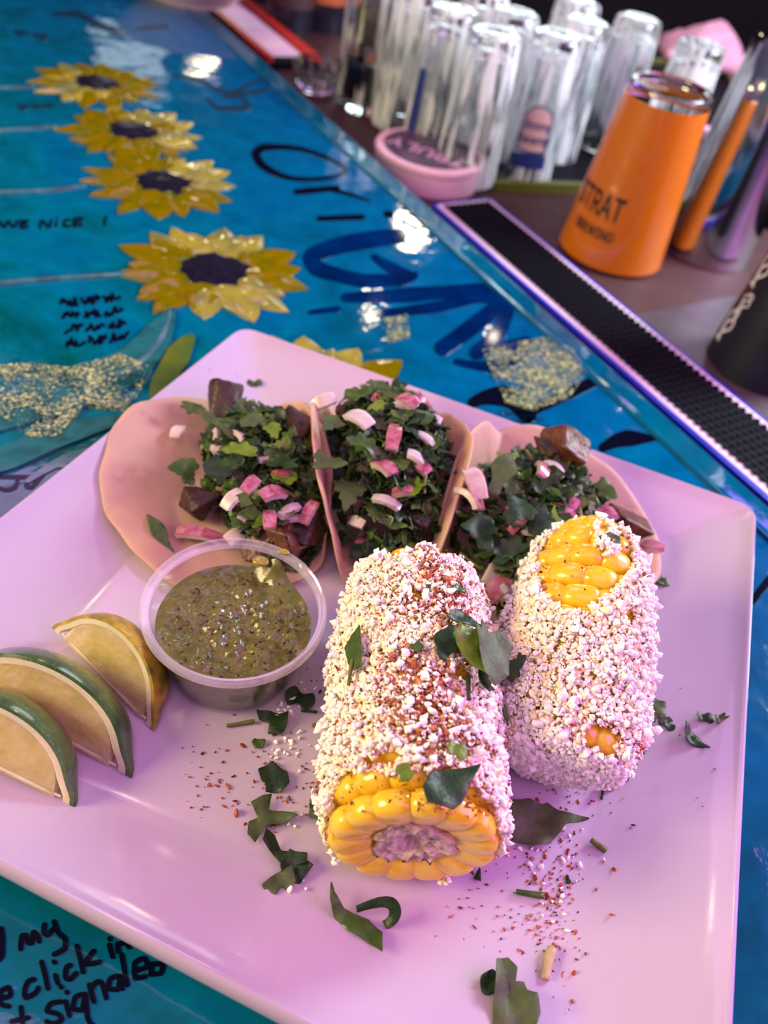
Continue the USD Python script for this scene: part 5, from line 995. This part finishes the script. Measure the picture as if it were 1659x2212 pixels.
herb(1440, 1562, None, 'strip', 'leaf_dark', mm_(44), mm_(80), -40, 'dark rolled tip under the dull folded leaf right of the rear cob', .3)
herb(1500, 1588, None, 'x', 'leaf_dark', mm_(50), mm_(66), 0, 'dark angular leaf scrap toward the right rim of the plate', .5, outline=outl([(8, 0), (20, 15), (40, 32), (52, 50), (20, 45), (0, 36)], 50))
herb(1556, 1552, None, 'tooth', 'leaf_mid', mm_(40), mm_(40), 40, 'green wing-shaped leaf scrap nearest the right rim of the plate', .8, tilt=(18, 0))
herb(1524, 1549, None, 'strip', 'leaf_dark', mm_(44), mm_(90), 2, 'dark thin curl just left of the wing-shaped leaf scrap', .4)
herb(1382, 1614, None, 'x', 'leaf_mid', mm_(36), mm_(48), 0, 'small folded leaf by the right foot of the rear cob', .5, outline=outl([(26, 0), (36, 16), (22, 38), (0, 32)], 36))
herb(1360, 1618, None, 'frag', 'leaf_dark', mm_(15), mm_(20), 0, 'tiny dark leaf crumb against the right foot of the rear cob', .3)
herb(1322, 1690, None, 'strip', 'stem_green', mm_(70), mm_(90), 32, 'curled pale green leaf sticking out from under the lower end of the rear cob', .8, tilt=(25, 0))
herb(1303, 1712, None, 'stem', 'leaf_dark', mm_(30), .0009, 75, 'short dark stem beneath the curled pale leaf at the lower end of the rear cob', .2, cat='herb stem')
herb(1293, 1826, None, 'stem', 'stem_green', mm_(36), .0019, -28, 'short bright green stem lying right of the large creased leaf', .1, cat='herb stem')
herb(1145, 1931, None, 'stem', 'leaf_mid', mm_(54), .0019, 2, 'dark green stem piece lying right of the front cob end', .1, cat='herb stem')
herb(1228, 1900, None, 'frag', 'leaf_dark', mm_(20), mm_(30), 60, 'tiny dark leaf among the chili flakes right of the dark green stem', .4)
herb(1184, 2082, None, 'stem', 'stem_pale', mm_(58), .0028, 76, 'pale straw-coloured stem standing out near the plate crease', .05, cat='herb stem')
herb(1032, 1890, None, 'frag', 'leaf_dark', mm_(34), mm_(40), 30, 'dark leaf scrap peeping from under the right side of the front cob end', .3)
herb(1434, 1256, None, 'lobed', 'leaf_mid', .0065, .0095, 80, 'out-of-focus green leaf beside the right end of the right taco', .4)
herb(550, 826, None, 'strip', 'leaf_mid', .0075, .016, 25, 'dark green sliver on the plate corner behind the leftmost taco', .3)
herb(511, 802, None, 'frag', 'leaf_mid', .0045, .006, 0, 'small green crumb between two others on the far plate corner', .3)
herb(447, 798, None, 'frag', 'leaf_dull', .0035, .006, 0, 'leftmost green crumb on the far plate corner', .3)
dr3 = chunk(np.random.default_rng(4), (.0048, .0034, .0012), 2); dr3.apply_translation(on_plate(503, 768, .0004)); single('salsa_drop', dr3, 'salsa_pale', 'pale yellow drop on the far plate corner', 'drop', smooth=True)
# on the cobs
def cobpt(C, x, y, extra):
    """Point where the sight line through a pixel meets the coated cob."""
    d = unit(ray(x, y)); best = None
    for tt in np.linspace(.05, .6, 1100):
        p = EYE + d * tt; q = p - C.P0; s = float(q @ C.ax) / C.L; rad = np.linalg.norm(q - C.ax * (q @ C.ax))
        if -.03 < s < 1.05 and rad < C.r(min(max(s, 0), 1)) + extra: return p, unit(q - C.ax * (q @ C.ax))
    return at(x, y, .05), np.array([0, 0, 1.])
def herb_on(C, x, y, kind, m_, L, Wd, deg, label, curl=.3, extra=.0040, lean=0.0, outline=None, seed=1):
    p, n = cobpt(C, x, y, extra); n = unit(n + np.array([0, -.25, .35]) * lean); rng = np.random.default_rng(seed + int(x + y))
    mm = leaf_mesh(kind, L, rng, Wd, curl=curl, wave=.5, thick=.0004, outline=outline); a = math.radians(deg)
    xr = unit(_cr * _right + _sr * _up - n * (n @ (_cr * _right + _sr * _up))); yr = np.cross(n, xr)
    mm.apply_transform(frame(xr * math.cos(a) + yr * math.sin(a), -xr * math.sin(a) + yr * math.cos(a), n, p)); return single('cilantro_leaf' if kind != 'stem' else 'cilantro_sprig', mm, m_, label, 'herb leaf', 'chopped cilantro lying on the corn', True)
herb_on(C1, 975, 1692, 'x', 'leaf_dark', mm_(100), mm_(100), -5, 'dark glossy folded cilantro leaf on the lower front of the front cob', .15, outline=outl([(0, 62), (12, 35), (45, 22), (100, 0), (78, 45), (70, 72), (55, 88), (10, 86)], 100))
herb_on(C1, 765, 1400, 'x', 'leaf_mid', mm_(42), mm_(62), 5, 'small feathery cilantro sprig on the left shoulder of the front cob', .3, outline=outl([(0, 20), (10, 8), (26, 0), (30, 30), (26, 50), (10, 48), (4, 40)], 30))
herb_on(C1, 757, 1452, 'stem', 'stem_green', mm_(55), .0012, 78, 'thin green stem below the small feathery sprig on the front cob', .3)
herb_on(C1, 1000, 1335, 'x', 'leaf_dark', mm_(86), mm_(64), 0, 'dark folded leaf topping the big green cilantro sprig between the cobs', .5, .0055, outline=outl([(0, 42), (20, 5), (36, 0), (60, 18), (80, 40), (50, 40), (30, 46)], 86))
herb_on(C1, 1012, 1396, 'x', 'leaf_bright', mm_(82), mm_(82), -8, 'bright yellow-green toothed cilantro leaf in the middle between the cobs', .25, .0085, outline=outl([(0, 35), (6, 22), (16, 12), (14, 2), (30, 8), (38, 0), (48, 8), (58, 2), (70, 18), (66, 50), (80, 105), (55, 95), (30, 80), (18, 60), (8, 45)], 95), lean=.6)
herb_on(C1, 965, 1390, 'strip', 'leaf_dark', mm_(90), mm_(150), 70, 'dark leaf edge left of the bright toothed leaf on the front cob', .4, .0050)
herb_on(C1, 1068, 1410, 'x', 'leaf_dull', mm_(84), mm_(110), 0, 'greyish broad leaf right of the bright toothed leaf, leaning on the rear cob', .2, .0110, outline=outl([(0, 10), (12, 20), (20, 0), (32, 22), (60, 10), (84, 30), (70, 80), (40, 100), (10, 85)], 84), lean=.5)
herb_on(C2, 1112, 1440, 'lobed', 'leaf_dark', mm_(72), None, 20, 'dark leaf end resting on the left flank of the rear cob', .5, .0045)
herb_on(C1, 1048, 1468, 'tooth', 'leaf_dark', mm_(60), None, -70, 'dark curled leaf tail below the bright toothed leaf', .8, .0060)
herb_on(C1, 1012, 1485, 'stem', 'leaf_dark', mm_(52), .0014, 82, 'dark stem hanging from the green sprig on the front cob', .4, .0050)
herb_on(C1, 1092, 1545, 'tooth', 'leaf_dark', mm_(48), None, 90, 'dark leaf squeezed in the gap between the two cobs', .4, .0045)
herb_on(C1, 992, 1272, 'tooth', 'leaf_mid', mm_(36), None, 0, 'small rounded leaf on the upper right of the front cob', .4)
herb_on(C1, 928, 1268, 'frag', 'leaf_mid', mm_(20), None, 0, 'tiny leaf left of the small rounded leaf on the front cob', .3)
herb_on(C1, 901, 1397, 'strip', 'leaf_mid', mm_(28), mm_(70), 0, 'tiny leaf sliver in the middle of the front cob', .2)
herb_on(C1, 988, 1620, 'strip', 'leaf_bright', mm_(38), mm_(110), -12, 'small bright stem slice above the dark glossy leaf on the front cob', .2)
herb_on(C1, 874, 1668, 'strip', 'leaf_bright', mm_(32), mm_(90), -65, 'small yellow-green stem slice left of the dark glossy leaf on the front cob', .2)
herb_on(C2, 1318, 1168, 'x', 'leaf_dull', mm_(56), mm_(56), 0, 'dull angular leaf stuck on the bare tip of the rear cob', .05, .0020, outline=outl([(0, 14), (28, 0), (48, 12), (50, 32), (24, 44), (8, 34)], 56))
herb_on(C2, 1206, 1118, 'x', 'leaf_bright', mm_(34), mm_(60), 5, 'small upright green leaf at the very tip of the rear cob', .4, .0030, outline=outl([(6, 50), (4, 20), (22, 0), (18, 26), (32, 46), (14, 62)], 34), lean=-.8)

# ------------------------------------------------------------------ loose chili flakes and cheese crumbs on the plate
def sprinkle(label, cat, spots, m_, n, size, seed, tpls, name='chili_flakes'):
    rng = np.random.default_rng(seed); P = []; w = np.array([s_[4] for s_ in spots], float); w /= w.sum()
    for k in rng.choice(len(spots), n, p=w):
        x, y, sx_, sy_, _ = spots[k]; P.append(on_plate(x + rng.normal(0, sx_), y + rng.normal(0, sy_), size * .5))
    return single(name, scatter(rng, np.array(P), size * np.exp(rng.normal(0, .35, n)), tpls, (.55, 1.25)), m_, label, cat, None, False if tpls[0][0] is not TPL[0][0] else True, 'stuff')
FLK = [(OV * [1, .62, .4], OF)]
RIGHT = [(1180, 1840, 70, 50, 3), (1190, 1940, 35, 60, 3.2), (1130, 2010, 60, 50, 1.4), (1190, 2020, 25, 40, 1.6), (1230, 1730, 60, 40, 1.2), (1210, 2110, 30, 40, .5), (1010, 1960, 50, 50, .5)]
LEFT = [(450, 1670, 45, 45, 2), (620, 1640, 45, 60, 2), (580, 1590, 50, 25, .8), (640, 1740, 40, 60, 1.6), (480, 1740, 40, 30, .7), (680, 1480, 25, 35, .5)]
sprinkle('red chili flakes sprinkled on the plate right of the front cob', 'chili flakes', RIGHT, 'chili', 210, .00062, 51, FLK)
sprinkle('blackish chili flakes sprinkled on the plate right of the front cob', 'chili flakes', RIGHT, 'chili_dark', 80, .00058, 52, FLK)
sprinkle('red chili flakes sprinkled on the plate between the cup and the left leaf cluster', 'chili flakes', LEFT, 'chili', 85, .00062, 53, FLK)
sprinkle('blackish chili flakes sprinkled on the plate between the cup and the left leaf cluster', 'chili flakes', LEFT, 'chili_dark', 40, .00060, 54, FLK)
sprinkle('few dark flakes near the right rim of the plate', 'chili flakes', [(1430, 1500, 60, 40, 1), (1440, 1720, 60, 60, .6)], 'chili', 16, .00045, 55, FLK)
sprinkle('crumbs of white cheese fallen on the plate left of the front cob', 'cheese crumbs', [(620, 1610, 25, 25, 3), (610, 1530, 16, 10, 1.5), (640, 1760, 40, 50, 1), (640, 1900, 14, 16, .8), (670, 1500, 14, 20, 1)], 'cheese', 60, .0009, 56, TPL, 'cheese_crumbs')
sprinkle('crumbs of white cheese fallen on the plate and leaf right of the front cob', 'cheese crumbs', [(1200, 1850, 70, 40, 2), (1190, 1780, 50, 20, .6), (1200, 1960, 30, 50, 1)], 'cheese', 36, .0008, 57, TPL, 'cheese_crumbs')
